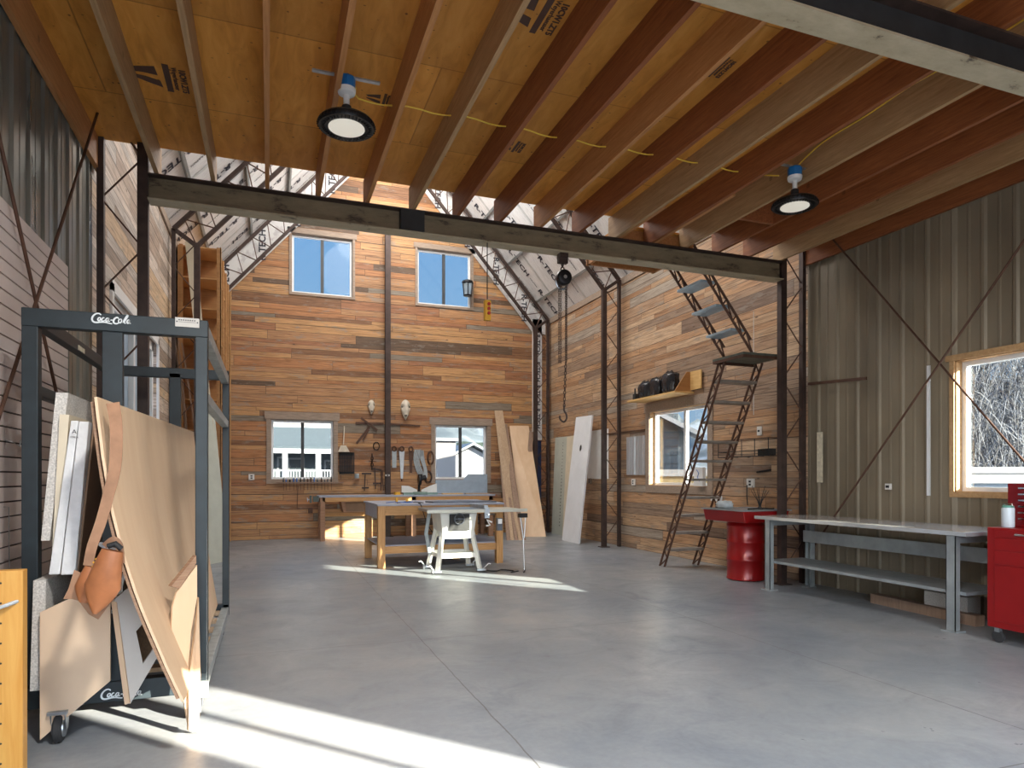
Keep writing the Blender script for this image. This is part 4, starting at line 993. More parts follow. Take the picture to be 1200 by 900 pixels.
A = onZ(658.5, 633, 0); B = onZ(678, 637.5, 0); C_ = onX(694, 486.5, 6.50); D_ = onX(675, 489, 6.50)
t = MB(); t.prism([A, B, C_, D_], (.04, .012, 0)); o = tag(t.build('door_slab', 'door_white', origin=(A+B)/2), 'white door slab with a lock bore leaning on the right plank wall', 'door slab')
q = (A*.12+B*.12+C_*.38+D_*.38); m = MB()
pc = A+(D_-A)*.74+(B-A)*.5; nn = (B-A).cross(D_-A).normalized(); nn = -nn if nn.x > 0 else nn
e1 = (B-A).normalized(); e2 = e1.cross(nn)
m.prism([pc+nn*.001+(e1*math.cos(2*PI*k/16)*.045+e2*math.sin(2*PI*k/16)*.07) for k in range(16)], nn*.003); m.build('lock_bore', 'black_matte', o)
m = MB(); m.box(w-.012, 12.46, 1.36, w, 13.42, 2.42); tag(m.build('white_sheet', 'white_glossy', origin=(w, 12.9, 1.36)), 'white sheet fixed to the planks between the door slab and a truss column', 'sheet')
m = MB(); n = 14; vs = []
for k in range(n+1):
    y = 10.98+.68*k/n; vs.append((w-.02-.012*math.sin(k*1.9), y))
for (xa, ya), (xb, yb) in zip(vs, vs[1:]): m.prism([(xa, ya, 1.44), (xb, yb, 1.44), (xb, yb, 2.19), (xa, ya, 2.19)], (.003, 0, 0))
tag(m.build('metal_sheet', 'mirror_metal', origin=(w, 11.3, 1.44), smooth=True), 'rippled shiny metal sheet hanging on the planks between truss column and window', 'sheet')
tag(MB().tube([(w-.02, 11.0, 2.30), (w-.02, 12.75, 2.31)], .012, 8).build('wall_bar', 'rod_rust', origin=(w, 11.9, 2.3)), 'rusty horizontal bar fixed above the shiny sheet on the right wall', 'bar')
def outlet(P, n, label, w_=.075, h_=.115, mat='outlet_white', holes=2):
    P = Vector(P); n = Vector(n); s = n.cross(Vector((0, 0, 1))).normalized()
    t = thing('wall_outlet', P, label, 'outlet', 'electric outlet boxes on the walls')
    m = MB(); m.prism([P-s*w_/2-Vector((0, 0, h_/2)), P+s*w_/2-Vector((0, 0, h_/2)), P+s*w_/2+Vector((0, 0, h_/2)), P-s*w_/2+Vector((0, 0, h_/2))], n*.03); m.build('cover_plate', mat, t, bev=.003)
    m = MB()
    for k in range(holes):
        z = (k-.5*(holes-1))*.045; c = P+n*.0305+Vector((0, 0, z)); m.prism([c-s*.022-Vector((0, 0, .014)), c+s*.022-Vector((0, 0, .014)), c+s*.022+Vector((0, 0, .014)), c-s*.022+Vector((0, 0, .014))], n*.002)
    m.build('socket', 'black_matte', t); return t
outlet((RW, 8.05, 1.31), (-1, 0, 0), 'white outlet with a black plug on the planks above the red drum', .15, .13)
m = MB(); m.tube([(RW-.04, 8.10, 1.28), (RW-.05, 8.09, 1.12), (RW-.06, 8.06, .98)], .008, 6); tag(m.build('power_cord', 'cord_black', origin=(RW-.04, 8.1, 1.28)), 'black cord dropping from the outlet to the red parts washer', 'cord')
outlet((RW, 7.86, 2.07), (-1, 0, 0), 'white thermostat box on the planks above the wire basket', .08, .13, holes=1)
outlet((RW, 11.42, 1.30), (-1, 0, 0), 'outlet with a small cord under the shiny metal sheet', .12, .12)
outlet((RW, 13.31, 1.31), (-1, 0, 0), 'dark rimmed outlet beside the white door slab', .14, .12, 'trim_grey')
outlet((RW-.03, 5.69, 1.29), (-1, 0, 0), 'round white outlet on the metal wall above the steel bench', .07, .07, holes=1)
outlet((-.36, BW, 1.40), (0, -1, 0), 'white outlet on the rear wall left of the windows', .12, .13)
outlet((2.60, 15.60, 1.44), (0, -1, 0), 'small white outlet on the brown steel post at the rear wall', .10, .04, holes=1)
# wire basket and jug
t = thing('wire_basket', (6.62, 7.8, 1.7), 'black wire basket shelf on the planks beside the ladder', 'wire shelf')
m = MB(); xs = (6.55, 6.70)
for z in (1.70, 1.78, 1.95): m.tube([(6.55, 7.50, z), (6.55, 8.6, z), (6.71, 8.6, z)], .007, 6)
for y in (7.50, 7.78, 8.06, 8.34, 8.6): m.tube([(6.55, y, 1.70), (6.55, y, 1.95)], .006, 6); m.tube([(6.55, y, 1.70), (6.712, y, 1.70)], .005, 6)
m.tube([(6.55, 7.5, 1.95), (6.712, 7.5, 1.95)], .006, 6); m.build('basket_wire', 'black_metal', t)
tag(MB().box(6.58, 7.52, 1.708, 6.70, 7.75, 1.80).build('black_box', 'black_matte', origin=(6.64, 7.63, 1.708)), 'small black box lying in the near end of the wire basket', 'box')
m = MB(); m.tube([(6.66, 7.58, 1.50), (6.66, 7.86, 1.47)], .014, 8); tag(m.build('file_tool', 'black_metal', origin=(6.66, 7.7, 1.48)), 'short dark hand tool fixed on the planks below the wire basket', 'hand tool')
# shelf over the window with black bags
t = thing('wall_shelf', (6.5, 10.2, 2.80), 'pale pine shelf with a plywood end bracket above the plank wall window', 'shelf')
MB().box(6.32, 9.42, 2.80, RW-.031, 11.0, 2.83).build('shelf_board', 'shelf_pine', t)
m = MB(); m.prism([(6.36, 9.50, 2.83), (RW-.031, 9.50, 2.83), (RW-.031, 9.50, 3.17), (6.60, 9.50, 3.17)], (0, .022, 0)); m.build('end_bracket', 'cubby', t)
m = MB(); m.prism([(RW-.055, 9.20, 2.86), (RW-.055, 9.52, 2.86), (RW-.055, 9.52, 3.17), (RW-.055, 9.20, 3.17)], (.02, 0, 0)); m.build('rear_board', 'shelf_pine', t)
def lumpy(c, s, seed, mat, name, label, cat, grp):
    r_ = random.Random(seed); bm = bmesh.new(); bmesh.ops.create_icosphere(bm, subdivisions=3, radius=1)
    for v in bm.verts:
        p = v.co.copy(); k = max(abs(p.x), abs(p.y), abs(p.z)); p = p/k*.86*.6+p*.4
        f = 1+.09*math.sin(p.x*7+seed)+.08*math.sin(p.y*9+seed*2)+.07*math.sin(p.z*11+seed*3)
        v.co = Vector((p.x*s[0]*f, p.y*s[1]*f, max(p.z*s[2]*f, -s[2]*.8)+s[2]*.8))
    me = bpy.data.meshes.new(name); bm.to_mesh(me); bm.free(); me.materials.append(MATS[mat])
    for q in me.polygons: q.use_smooth = True
    o = bpy.data.objects.new(name, me); COL.objects.link(o); o.location = c
    return tag(o, label, cat, grp)
lumpy((6.50, 10.62, 2.83), (.12, .20, .19), 3, 'bag_black', 'plastic_bag', 'shiny black plastic bag at the far end of the high pine shelf', 'bag', 'black bags on the high shelf')
lumpy((6.50, 10.24, 2.83), (.12, .17, .20), 5, 'bag_black', 'plastic_bag', 'black plastic bag in the middle of the high pine shelf', 'bag', 'black bags on the high shelf')
lumpy((6.50, 9.85, 2.83), (.12, .19, .23), 9, 'bag_black', 'plastic_bag', 'tallest black bag beside the plywood bracket on the high shelf', 'bag', 'black bags on the high shelf')
m = MB(); m.box(6.40, 10.84, 2.83, 6.55, 10.93, 2.95); m.tube([(6.42, 10.88, 2.95), (6.42, 10.88, 3.05)], .015, 8); tag(m.build('spray_bottle', 'black_matte', origin=(6.47, 10.88, 2.83)), 'small dark bottle at the very end of the high pine shelf', 'bottle')
# small sheet on the window sill, white box, string
m = MB(); m.box(6.64, 9.12, 1.25, 6.70, 9.36, 1.56); o = tag(m.build('notice_card', 'white_paint', origin=(6.67, 9.24, 1.25)), 'white card standing on the sill of the plank wall window', 'card')
m = MB(); m.tube([(6.636, 9.2, 1.33), (6.636, 9.26, 1.40), (6.636, 9.22, 1.46), (6.636, 9.28, 1.52)], .006, 6); m.build('card_marking', 'blue_tool', o)
tag(MB().box(6.60, 8.70, 1.02, 6.70, 8.86, 1.10).build('small_box', 'white_paint', origin=(6.65, 8.78, 1.02)), 'small white box fixed on the planks behind the ladder', 'box')
tag(MB().tube([(6.60, 7.86, 3.8), (6.60, 7.86, 2.30)], .004, 6).build('pull_string', 'white_paint', origin=(6.6, 7.86, 2.3)), 'thin white pull string hanging before the planks beside the ladder', 'string')
tag(MB().box(RW-.036, 6.66, 1.33, RW-.034, 6.76, 1.98).build('paper_strip', 'paper', origin=(RW-.035, 6.7, 1.33)), 'torn tan paper strip stuck on the metal wall by the column', 'paper')
tag(MB().bar((6.60, 5.92, 2.56), (6.64, 6.86, 2.62), .02, .035).build('wall_bar', 'rod_rust', origin=(6.6, 6.4, 2.6)), 'rusty flat bar sticking out level from the corner column over the metal wall', 'bar')

# ------------------------------------------------------------------ steel stair ladder in two flights
t = thing('stair_ladder', (6.1, 8.2, 0), 'rusty laced steel stair ladder rising in two flights to the mezzanine', 'stair ladder')
def stringer(P, Q, off, n):
    P, Q, off = Vector(P), Vector(Q), Vector(off); m = MB()
    m.tube([P, Q], .017, 8); m.tube([P+off, Q+off], .017, 8)
    for k in range(n):
        a = P+(Q-P)*(k/n); b = P+off+(Q-P)*((k+.5)/n); c = P+(Q-P)*((k+1)/n)
        m.tube([a, b], .010, 6); m.tube([b, c], .010, 6)
    return m
for x in (5.80, 6.42): stringer((x, 9.07, 0), (x, 7.60, 2.98), (0, -.13, .0), 11).build('stringer', 'rod_rust', t)
for k in range(1, 11):
    z = .272*k; y = 9.07-1.47*z/2.98-.065
    MB().box(5.81, y-.10, z-.018, 6.41, y+.10, z+.018).build('tread', 'tread_grey', t)
pf = MB().box(5.74, 7.03, 2.985, 6.42, 7.66, 3.015).build('platform', 'platform_green', t)
m = MB(); m.box(5.74, 7.03, 2.95, 6.42, 7.05, 2.985); m.box(5.74, 7.64, 2.95, 6.42, 7.66, 2.985); m.box(5.74, 7.05, 2.95, 5.76, 7.64, 2.985); m.build('platform_rim', 'rod_rust', t)
for y in (7.08, 7.62): stringer((5.92, y, 3.02), (5.00, y, 4.20), (-.02, 0, .17), 6).build('stringer', 'rod_rust', t)
for x, z in ((5.73, 3.31), (5.50, 3.60), (5.27, 3.89)): MB().box(x-.13, 7.10, z-.015, x+.10, 7.62, z+.015).build('tread', 'tread_lit_blue', t)

# ------------------------------------------------------------------ red parts washer on its drum
t = thing('parts_washer', (6.13, 7.45, 0), 'glossy red parts washer tub standing on a red drum', 'parts washer')
m = MB(); R_ = .245
m.lathe((6.13, 7.46, 0), [(R_, .01), (R_+.008, .02), (R_, .04), (R_, .26), (R_+.010, .275), (R_+.010, .295), (R_, .31), (R_, .50), (R_+.010, .515), (R_+.010, .535), (R_, .55), (R_, .72), (R_+.008, .74), (R_, .76), (R_-.02, .80)], 40); m.build('drum', 'red_paint', t, smooth=True)
m = MB(); m.prism([(5.78, 7.04, .80), (6.42, 7.04, .80), (6.50, 7.04, .955), (5.74, 7.04, .955)], (0, .84, 0)); m.build('tub', 'red_paint', t, bev=.012)
m = MB(); m.box(5.72, 7.02, .952, 6.52, 7.05, .968); m.box(5.72, 7.87, .952, 6.52, 7.90, .968); m.box(5.72, 7.05, .952, 5.75, 7.87, .968); m.box(6.49, 7.05, .952, 6.52, 7.87, .968); m.box(5.75, 7.05, .957, 6.49, 7.87, .962); m.build('tub_rim', 'galv', t)
lumpy((5.98, 7.70, .962), (.10, .13, .06), 12, 'hose_grey', 'shop_rag', 'crumpled grey rag on the red parts washer', 'rag', None)
m = MB()
for k in range(7):
    a = k*.9; m.tube([(6.25, 7.32, .97), (6.25+.03*math.cos(a), 7.32+.03*math.sin(a), 1.08), (6.25+.11*math.cos(a), 7.32+.13*math.sin(a), 1.22+.03*(k % 3))], [.006, .005, .003], 5)
m.lathe((6.25, 7.32, .962), [(.05, 0), (.03, .02), (.012, .05)], 12); tag(m.build('wire_brush', 'black_matte', origin=(6.25, 7.32, .962)), 'black wiry brush standing bristles up on the parts washer', 'brush')
m = MB(); m.tube(catmull([(5.95, 7.2, .975), (6.1, 7.12, .985), (6.3, 7.15, .975), (6.42, 7.25, .975)], 6), .012, 6); tag(m.build('washer_hose', 'black_matte', origin=(6.2, 7.2, .97)), 'black hose lying along the near edge of the parts washer', 'hose')

# ------------------------------------------------------------------ grey steel bench
t = thing('steel_bench', (6.2, 5.55, 0), 'long grey steel work bench along the windowed metal wall', 'work bench')
MB().box(5.77, 4.14, .872, 6.60, 6.86, .912).build('worktop', 'bench_top', t, bev=.004)
for y in (4.30, 6.66):
    m = MB(); m.box(5.80, y-.045, 0.01, 5.808, y+.045, .872); m.box(5.80, y-.045, .01, 5.86, y-.038, .872); m.box(5.80, y+.038, .01, 5.86, y+.045, .872); m.box(5.77, y-.07, 0, 5.90, y+.07, .012); m.build('leg', 'bench_grey', t)
    m = MB(); m.box(6.50, y-.045, 0.01, 6.508, y+.045, .872); m.box(6.44, y-.045, .01, 6.50, y-.038, .872); m.box(6.44, y+.038, .01, 6.50, y+.045, .872); m.box(6.40, y-.06, 0, 6.52, y+.06, .012); m.build('leg', 'bench_grey', t)
    MB().box(5.86, y-.03, .80, 6.44, y+.03, .86).build('cross_brace', 'bench_grey', t)
MB().box(5.86, 4.20, .335, 6.44, 6.76, .365).build('lower_shelf', 'bench_grey', t)
MB().box(6.42, 4.16, .575, 6.435, 6.72, .72).build('back_rail', 'bench_grey', t)
m = MB(); m.prism([(6.2, 4.35, .0), (6.3, 5.6, .0), (6.3, 5.6, .10), (6.2, 4.35, .10)], (.12, 0, 0)); tag(m.build('old_timber', 'lumber_brown', origin=(6.25, 5, 0)), 'old timber lying on the floor under the steel bench', 'timber')
m = MB(); m.box(6.30, 4.5, 0, 6.48, 4.95, .24); tag(m.build('storage_box', 'foam_speck', origin=(6.4, 4.7, 0)), 'worn grey box on the floor beneath the near end of the steel bench', 'box')

# ------------------------------------------------------------------ red tool chest
t = thing('tool_chest', (6.05, 3.56, 0), 'red rolling tool chest at the right edge of the view', 'tool chest')
MB().box(5.75, 3.20, .13, 6.30, 3.94, .975).build('cabinet_body', 'red_paint', t, bev=.008)
for z0, z1, hd in ((.895, .960, 1), (.79, .885, 0), (.67, .78, 0), (.19, .655, 0)):
    dr = MB().box(5.742, 3.25, z0, 5.752, 3.875, z1).build('drawer', 'red_paint', t, bev=.003)
    if hd:
        for yy in (3.70, 3.38): MB().tube([(5.742, yy, (z0+z1)/2), (5.715, yy-.01, (z0+z1)/2), (5.715, yy-.09, (z0+z1)/2), (5.742, yy-.10, (z0+z1)/2)], .008, 8).build('drawer_pull', 'chrome', dr)
for z0, z1 in ((.79, .885), (.67, .78)): pass
for x in (5.80, 6.25):
    for y in (3.26, 3.88):
        c = MB().box(x-.02, y-.02, .09, x+.02, y+.02, .13).build('caster_fork', 'galv', t)
        w_ = MB(); w_.lathe((x-.012, y, .05), [(.01, 0), (.045, 0), (.05, .005), (.05, .025), (.045, .03), (.01, .03)], 20, 0); w_.build('caster_wheel', 'rubber', c, smooth=True)
MB().lathe((5.79, 3.95, .84), [(.018, -.012), (.018, .008), (.006, .012)], 12, 1).build('side_lock', 'chrome', t)
t = thing('top_chest', (6.15, 3.56, .975), 'dark red top box with chrome pulls on the rolling tool chest', 'tool box')
MB().box(5.99, 3.22, .976, 6.29, 3.93, 1.345).build('box_body', 'red_dark', t, bev=.006)
for k in range(6):
    z = 1.01+.052*k; dr = MB().box(5.982, 3.25, z, 5.992, 3.87, z+.046).build('drawer', 'red_dark', t)
    MB().bar((5.975, 3.29, z+.036), (5.975, 3.83, z+.036), .014, .012).build('drawer_pull', 'chrome', dr)
MB().tube([(5.985, 3.905, 1.10), (5.97, 3.905, 1.10)], .012, 10).build('key_lock', 'chrome', t)
t = thing('spray_canister', (5.86, 3.84, .976), 'pale blue white canister standing on the red tool chest', 'canister')
MB().lathe((5.86, 3.84, .976), [(.044, .001), (.047, .006), (.047, .155), (.042, .168)], 24).build('can_body', 'canister_white', t, smooth=True)
MB().lathe((5.86, 3.84, .976), [(.043, .166), (.043, .178), (.036, .186)], 24).build('can_lid', 'green_cap', t, smooth=True)
MB().tube([(5.86, 3.80, 1.155), (5.86, 3.81, 1.175), (5.86, 3.87, 1.175), (5.86, 3.88, 1.155)], .005, 6).build('can_handle', 'chrome', t)

# ------------------------------------------------------------------ chain hoist, pendant, lantern
hx, hy = 3.155, 6.95
t = thing('chain_hoist', (hx, hy, 3.67), 'black round chain hoist hanging from the long beam', 'chain hoist')
def links(mb, P, Q, L=.034, w=.010, r=.0032):
    P, Q = Vector(P), Vector(Q); n = max(1, int((Q-P).length/(L*.78))); d = (Q-P)/n
    for k in range(n):
        c = P+d*(k+.5); ax = Vector((1, 0, 0)) if k % 2 else Vector((0, 1, 0)); dd = d.normalized()
        mb.tube([c+ax*w*math.cos(a)+dd*L/2*math.sin(a) for a in [2*PI*q/8 for q in range(8)]], r, 4, True)
m = MB(); m.box(hx-.05, hy-.05, 3.90, hx+.05, hy+.05, 3.95); m.box(hx-.055, hy-.03, 3.84, hx+.055, hy+.03, 3.90); m.build('beam_clamp', 'steel_dark', t)
m = MB(); links(m, (hx, hy, 3.86), (hx, hy, 3.74), .06, .022, .008); m.build('top_hook', 'steel_dark', t)
m = MB(); m.lathe((hx, hy-.06, 3.67), [(.03, -.02), (.07, -.02), (.085, -.01), (.088, .0), (.088, .05), (.08, .07), (.07, .13), (.03, .13)], 32, 1); m.build('hoist_body', 'black_metal', t, smooth=True)
m = MB(); m.lathe((hx, hy-.083, 3.67), [(.018, 0), (.025, .006), (.045, .008)], 20, 1); m.build('brand_disc', 'steel_plain', t)
m = MB(); m.tube([(hx+.075*math.cos(a), hy+.02, 3.645+.095*math.sin(a)) for a in [PI+PI*q/12 for q in range(13)]], .012, 8); m.build('chain_guide', 'galv', t)
m = MB(); links(m, (hx-.045, hy, 3.60), (hx-.045, hy, 2.70)); links(m, (hx-.022, hy, 3.60), (hx-.022, hy, 2.70)); m.build('hand_chain', 'steel_dark', t)
m = MB(); links(m, (hx+.04, hy, 3.60), (hx+.04, hy, 2.72)); links(m, (hx+.055, hy+.01, 3.60), (hx+.055, hy+.01, 2.72)); links(m, (hx+.04, hy, 2.72), (hx+.02, hy, 2.20), .045, .013, .005)
m.build('load_chain', 'steel_dark', t)
m = MB(); P = [(hx+.02, hy, 2.22), (hx+.02, hy, 2.16), (hx+.045, hy, 2.12), (hx+.05, hy, 2.07), (hx+.015, hy, 2.03), (hx-.03, hy, 2.06), (hx-.035, hy, 2.10)]
m.tube(catmull(P, 5), [.011]*31, 8); m.build('load_hook', 'steel_dark', t, smooth=True)
q = onY(571, 352, 6.9)
t = thing('pendant_control', q, 'yellow push button pendant hanging on a cord from the long beam', 'pendant control')
MB().tube([(q.x, 6.9, 3.95), (q.x, 6.9, q.z)], .006, 6).build('cord', 'cord_black', t)
MB().box(q.x-.035, 6.87, q.z-.22, q.x+.035, 6.93, q.z).build('control_box', 'yellow_orange', t, bev=.008)
m = MB()
for k in range(3): m.lathe((q.x+.008, 6.87, q.z-.045-.05*k), [(.018, 0), (.018, -.012)], 14, 1)
m.build('push_button', 'red_button', t)
q = onY(548, 338, 15.62)
t = thing('wall_lantern', (q.x, q.y, q.z-.2), 'dark glazed wall lantern beside the upper rear window', 'lantern')
m = MB(); m.lathe((q.x, q.y, q.z), [(.10, -.19), (.115, -.17), (.10, -.16)], 8); m.lathe((q.x, q.y, q.z), [(.02, .22), (.13, .18), (.15, .13), (.13, .11)], 8)
for k in range(6):
    a = 2*PI*k/6+.3; m.tube([(q.x+.10*math.cos(a), q.y+.10*math.sin(a), q.z-.17), (q.x+.135*math.cos(a), q.y+.135*math.sin(a), q.z+.13)], .010, 6)
m.build('lantern_frame', 'black_metal', t)
m = MB(); m.lathe((q.x, q.y, q.z), [(.092, -.165), (.125, .12)], 6); m.build('lantern_glass', 'frosted', t)
MB().tube([(q.x+.03, q.y, q.z+.17), (q.x+.16, q.y+.1, q.z+.17), (q.x+.18, BW, q.z+.15)], .015, 8).build('lantern_arm', 'black_metal', t)

# ------------------------------------------------------------------ trophies and tools on the rear wall
def skull(x, z, s, label, horns=True):
    y = BW-.01; t = thing('animal_skull', (x, y, z), label, 'skull', 'animal skulls on the rear wall')
    bm = bmesh.new(); bmesh.ops.create_uvsphere(bm, u_segments=20, v_segments=16, radius=1)
    for v in bm.verts:
        p = v.co; f = (p.z+1)/2
        w = (.30+.72*f**.8)*(1-.18*max(0, f-.8)/.2)
        nose = .35 if f < .3 else .55
        v.co = Vector((p.x*.13*s*w, p.y*.09*s*(.6+.5*f)-.06*s, p.z*.21*s))
        if abs(abs(v.co.x)-.065*s) < .028*s and .03*s < v.co.z < .10*s and v.co.y < -.06*s: v.co.y += .045*s
    me = bpy.data.meshes.new('cranium'); bm.to_mesh(me); bm.free(); me.materials.append(MATS['bone'])
    for q_ in me.polygons: q_.use_smooth = True
    o = bpy.data.objects.new('cranium', me); COL.objects.link(o); o.parent = t
    m = MB()
    for sx in (-1, 1): m.lathe((x+sx*.078*s, y-.085*s, z+.06*s), [(.016*s, 0), (.02*s, .03*s)], 12, 1)
    m.lathe((x, y-.115*s, z-.12*s), [(.028*s, 0), (.035*s, .05*s)], 10, 1)
    m.build('eye_socket', 'horn', t)
    if horns:
        for sx in (-1, 1): MB().tube(catmull([(x+sx*.10*s, y-.04*s, z+.14*s), (x+sx*.17*s, y-.05*s, z+.20*s), (x+sx*.20*s, y-.06*s, z+.12*s)], 5), [.018*s*(1-k/14) for k in range(11)], 8).build('horn', 'horn', t)
    return t
skull(2.26, 3.04, .80, 'broad pale animal skull hung left of the brown steel post', False)
skull(3.06, 3.0, 1.15, 'long pale animal skull hung right of the brown steel post', False)
yw = BW-.02
def tool(name, fn, mat, label, cat, grp='old hand tools hung on the rear wall'):
    m = MB(); fn(m); o = m.build(name, mat, origin=m.v[0]); return tag(o, label, cat, grp)
tool('long_bar', lambda m: m.bar((1.90, yw, 2.66), (2.55, yw, 2.66), .03, .05), 'rod_rust', 'long rusty bar hung level below the left skull', 'bar')
tool('long_bar', lambda m: m.bar((2.72, yw, 2.66), (3.42, yw, 2.63), .03, .04), 'rod_rust', 'long rusty bar hung level below the right skull', 'bar')
tool('old_pick', lambda m: (m.bar((2.02, yw-.03, 2.78), (2.40, yw-.03, 2.50), .03, .045)), 'rod_rust', 'rusty pick head crossing the bar below the left skull', 'tool')
tool('old_shears', lambda m: (m.bar((1.92, yw, 2.18), (2.22, yw, 2.58), .02, .05), m.bar((2.06, yw-.02, 2.25), (2.20, yw-.02, 2.50), .02, .03)), 'rod_rust', 'old rusty shears hung diagonally under the pick head', 'shears')
tool('hand_broom', lambda m: (m.tube([(1.64, yw-.03, 2.58), (1.62, yw-.03, 2.15)], .012, 8), m.prism([(1.56, yw-.05, 2.13), (1.68, yw-.05, 2.13), (1.76, yw-.05, 1.98), (1.50, yw-.05, 1.98)], (0, .04, 0))), 'bone', 'pale handled hand broom hanging right of the lower left window', 'broom')
tool('tool_caddy', lambda m: (m.box(1.53, yw-.10, 1.47, 1.84, yw, 1.52), m.box(1.53, yw-.10, 1.90, 1.84, yw, 1.97), [m.box(1.53+.044*k, yw-.10, 1.47, 1.555+.044*k, yw-.07, 1.97) for k in range(8)]), 'black_matte', 'black slatted tool caddy hanging under the hand broom', 'caddy')
tool('iron_ring', lambda m: m.tube([(2.38+.07*math.cos(a), yw, 2.13+.09*math.sin(a)) for a in [2*PI*k/18 for k in range(18)]], .011, 6, True), 'black_metal', 'black iron ring hung left of the steel post', 'ring')
tool('old_chain', lambda m: (links(m, (2.28, yw-.02, 1.95), (2.28, yw-.02, 1.58), .09, .03, .009), links(m, (2.20, yw-.02, 1.78), (2.38, yw-.02, 1.76), .06, .02, .008)), 'steel_dark', 'short dark chain hung under the iron ring', 'chain')
tool('bar_clamp', lambda m: (m.bar((2.10, yw-.02, 1.08), (2.12, yw-.02, 1.50), .02, .03), m.bar((2.04, yw-.03, 1.48), (2.26, yw-.03, 1.48), .03, .04), m.bar((2.04, yw-.03, 1.15), (2.2, yw-.03, 1.15), .03, .04)), 'steel_dark', 'dark bar clamp standing on the rear bench beside the chain', 'clamp')
tool('bar_clamp', lambda m: (m.bar((2.36, yw-.02, 1.12), (2.34, yw-.02, 1.62), .02, .03), m.bar((2.28, yw-.03, 1.60), (2.50, yw-.03, 1.56), .03, .04), m.bar((2.3, yw-.03, 1.25), (2.48, yw-.03, 1.25), .03, .04)), 'steel_dark', 'dark bar clamp hanging nearest the steel post', 'clamp')
tool('bolt_cutter', lambda m: (m.bar((2.48, yw-.03, 1.08), (2.50, yw-.03, 1.45), .02, .025), m.bar((2.54, yw-.03, 1.08), (2.51, yw-.03, 1.45), .02, .025), m.box(2.475, yw-.04, 1.43, 2.535, yw-.01, 1.56)), 'rod_rust', 'long handled cutters leaning against the foot of the steel post', 'cutters')
t = thing('glass_jar', (1.92, yw-.07, 1.37), 'pale jar on a small bracket right of the tool caddy', 'jar')
MB().lathe((1.92, yw-.07, 1.37), [(.05, 0), (.055, .02), (.05, .09)], 16).build('jar_body', 'frosted', t); MB().lathe((1.92, yw-.07, 1.46), [(.052, 0), (.052, .02)], 16).build('jar_lid', 'white_paint', t); MB().box(1.84, yw-.13, 1.34, 2.0, yw+.015, 1.368).build('bracket', 'bench_brown', t)
def handsaw(x, z0, z1, w0, w1, mat, label):
    t = thing('hand_saw', (x, yw-.02, z0), label, 'saw', 'saws hung right of the steel post')
    m = MB(); m.prism([(x-w0/2, yw-.02, z0), (x+w0/2, yw-.02, z0), (x+w1/2, yw-.02, z1-.10), (x-w1/2, yw-.02, z1-.10)], (0, .006, 0)); m.build('saw_blade', mat, t)
    m = MB(); m.tube([(x+.05*math.cos(a), yw-.02, z1-.05+.055*math.sin(a)) for a in [2*PI*k/14 for k in range(14)]], .016, 6, True); m.build('saw_handle', 'rod_rust', t)
handsaw(2.80, 1.62, 2.12, .10, .11, 'hose_grey', 'short broad saw with pale blade just right of the steel post')
handsaw(2.98, 1.36, 2.12, .05, .13, 'steel_plain', 'long tapering hand saw second from the steel post')
handsaw(3.20, 1.50, 2.12, .05, .11, 'rod_rust', 'rusty brown hand saw beside the grey hose')
tool('long_rod', lambda m: m.tube([(2.90, yw, 2.10), (2.98, yw, 1.30)], .010, 6), 'steel_dark', 'thin dark rod hung beside the long hand saw', 'rod')
m = MB()
for k in range(5): m.tube(catmull([(3.30+.03*k, yw-.02-.015*k, 2.06), (3.27+.03*k, yw-.03, 1.8), (3.36+.03*k, yw-.03-.01*k, 1.5), (3.46+.03*k, yw-.03, 1.38), (3.52+.015*k, yw-.03, 1.56), (3.44+.02*k, yw-.03, 1.8), (3.36+.03*k, yw-.02-.015*k, 2.04)], 5), .014, 6)
tag(m.build('air_hose', 'hose_grey', origin=(3.4, yw, 1.4)), 'grey air hose hung in loops on the rear wall', 'hose')
m = MB()
for k in range(3): m.tube([(3.68+(.085-.012*k)*math.cos(a), yw-.012*k, 1.86+(.17-.02*k)*math.sin(a)) for a in [2*PI*q_/20 for q_ in range(20)]], .008, 6, True)
tag(m.build('red_cord', 'rod_rust', origin=(3.68, yw, 1.7)), 'red brown coiled cord hung by the rear window casing', 'cord')
m = MB()
for k in range(3): m.tube([(3.62+(.10-.015*k)*math.cos(a), yw-.012*k, 1.40+(.15-.02*k)*math.sin(a)) for a in [2*PI*q_/20 for q_ in range(20)]], .008, 6, True)
tag(m.build('wire_coil', 'steel_dark', origin=(3.62, yw, 1.3)), 'dark wire coil hung low by the rear window casing', 'coil')
m = MB(); m.box(.15, BW-.10, 1.26, 1.62, BW-.024, 1.285); tool_rail = tag(m.build('tool_rail', 'lumber_brown', origin=(.9, BW-.06, 1.26)), 'narrow wooden tool rail under the lower left window', 'tool rail')
first = None
for k in range(15):
    x = .30+.075*k+rnd.uniform(-.01, .01)
    if first is None or True:
        t = thing('screwdriver', (x, BW-.06, 1.287), 'small hand tool standing upright in the rail under the lower left window', 'hand tool', 'hand tools in the window rail')
        h = rnd.uniform(.05, .12); MB().lathe((x, BW-.06, 1.287), [(.012, 0), (.016, .01), (.015, h*.7), (.008, h)], 8).build('tool_handle', rnd.choice(['black_matte', 'blue_tool', 'rod_rust', 'cast_iron']), t)
        MB().tube([(x, BW-.085, 1.28), (x, BW-.11, 1.10-.0*h)], .004, 5).build('tool_shaft', 'steel_dark', t)
tool('long_rod', lambda m: m.tube([(.62, yw-.02, 1.2), (.60, yw-.02, .70)], .006, 6), 'steel_dark', 'thin wire hanging down the planks left of the bench vise', 'wire')
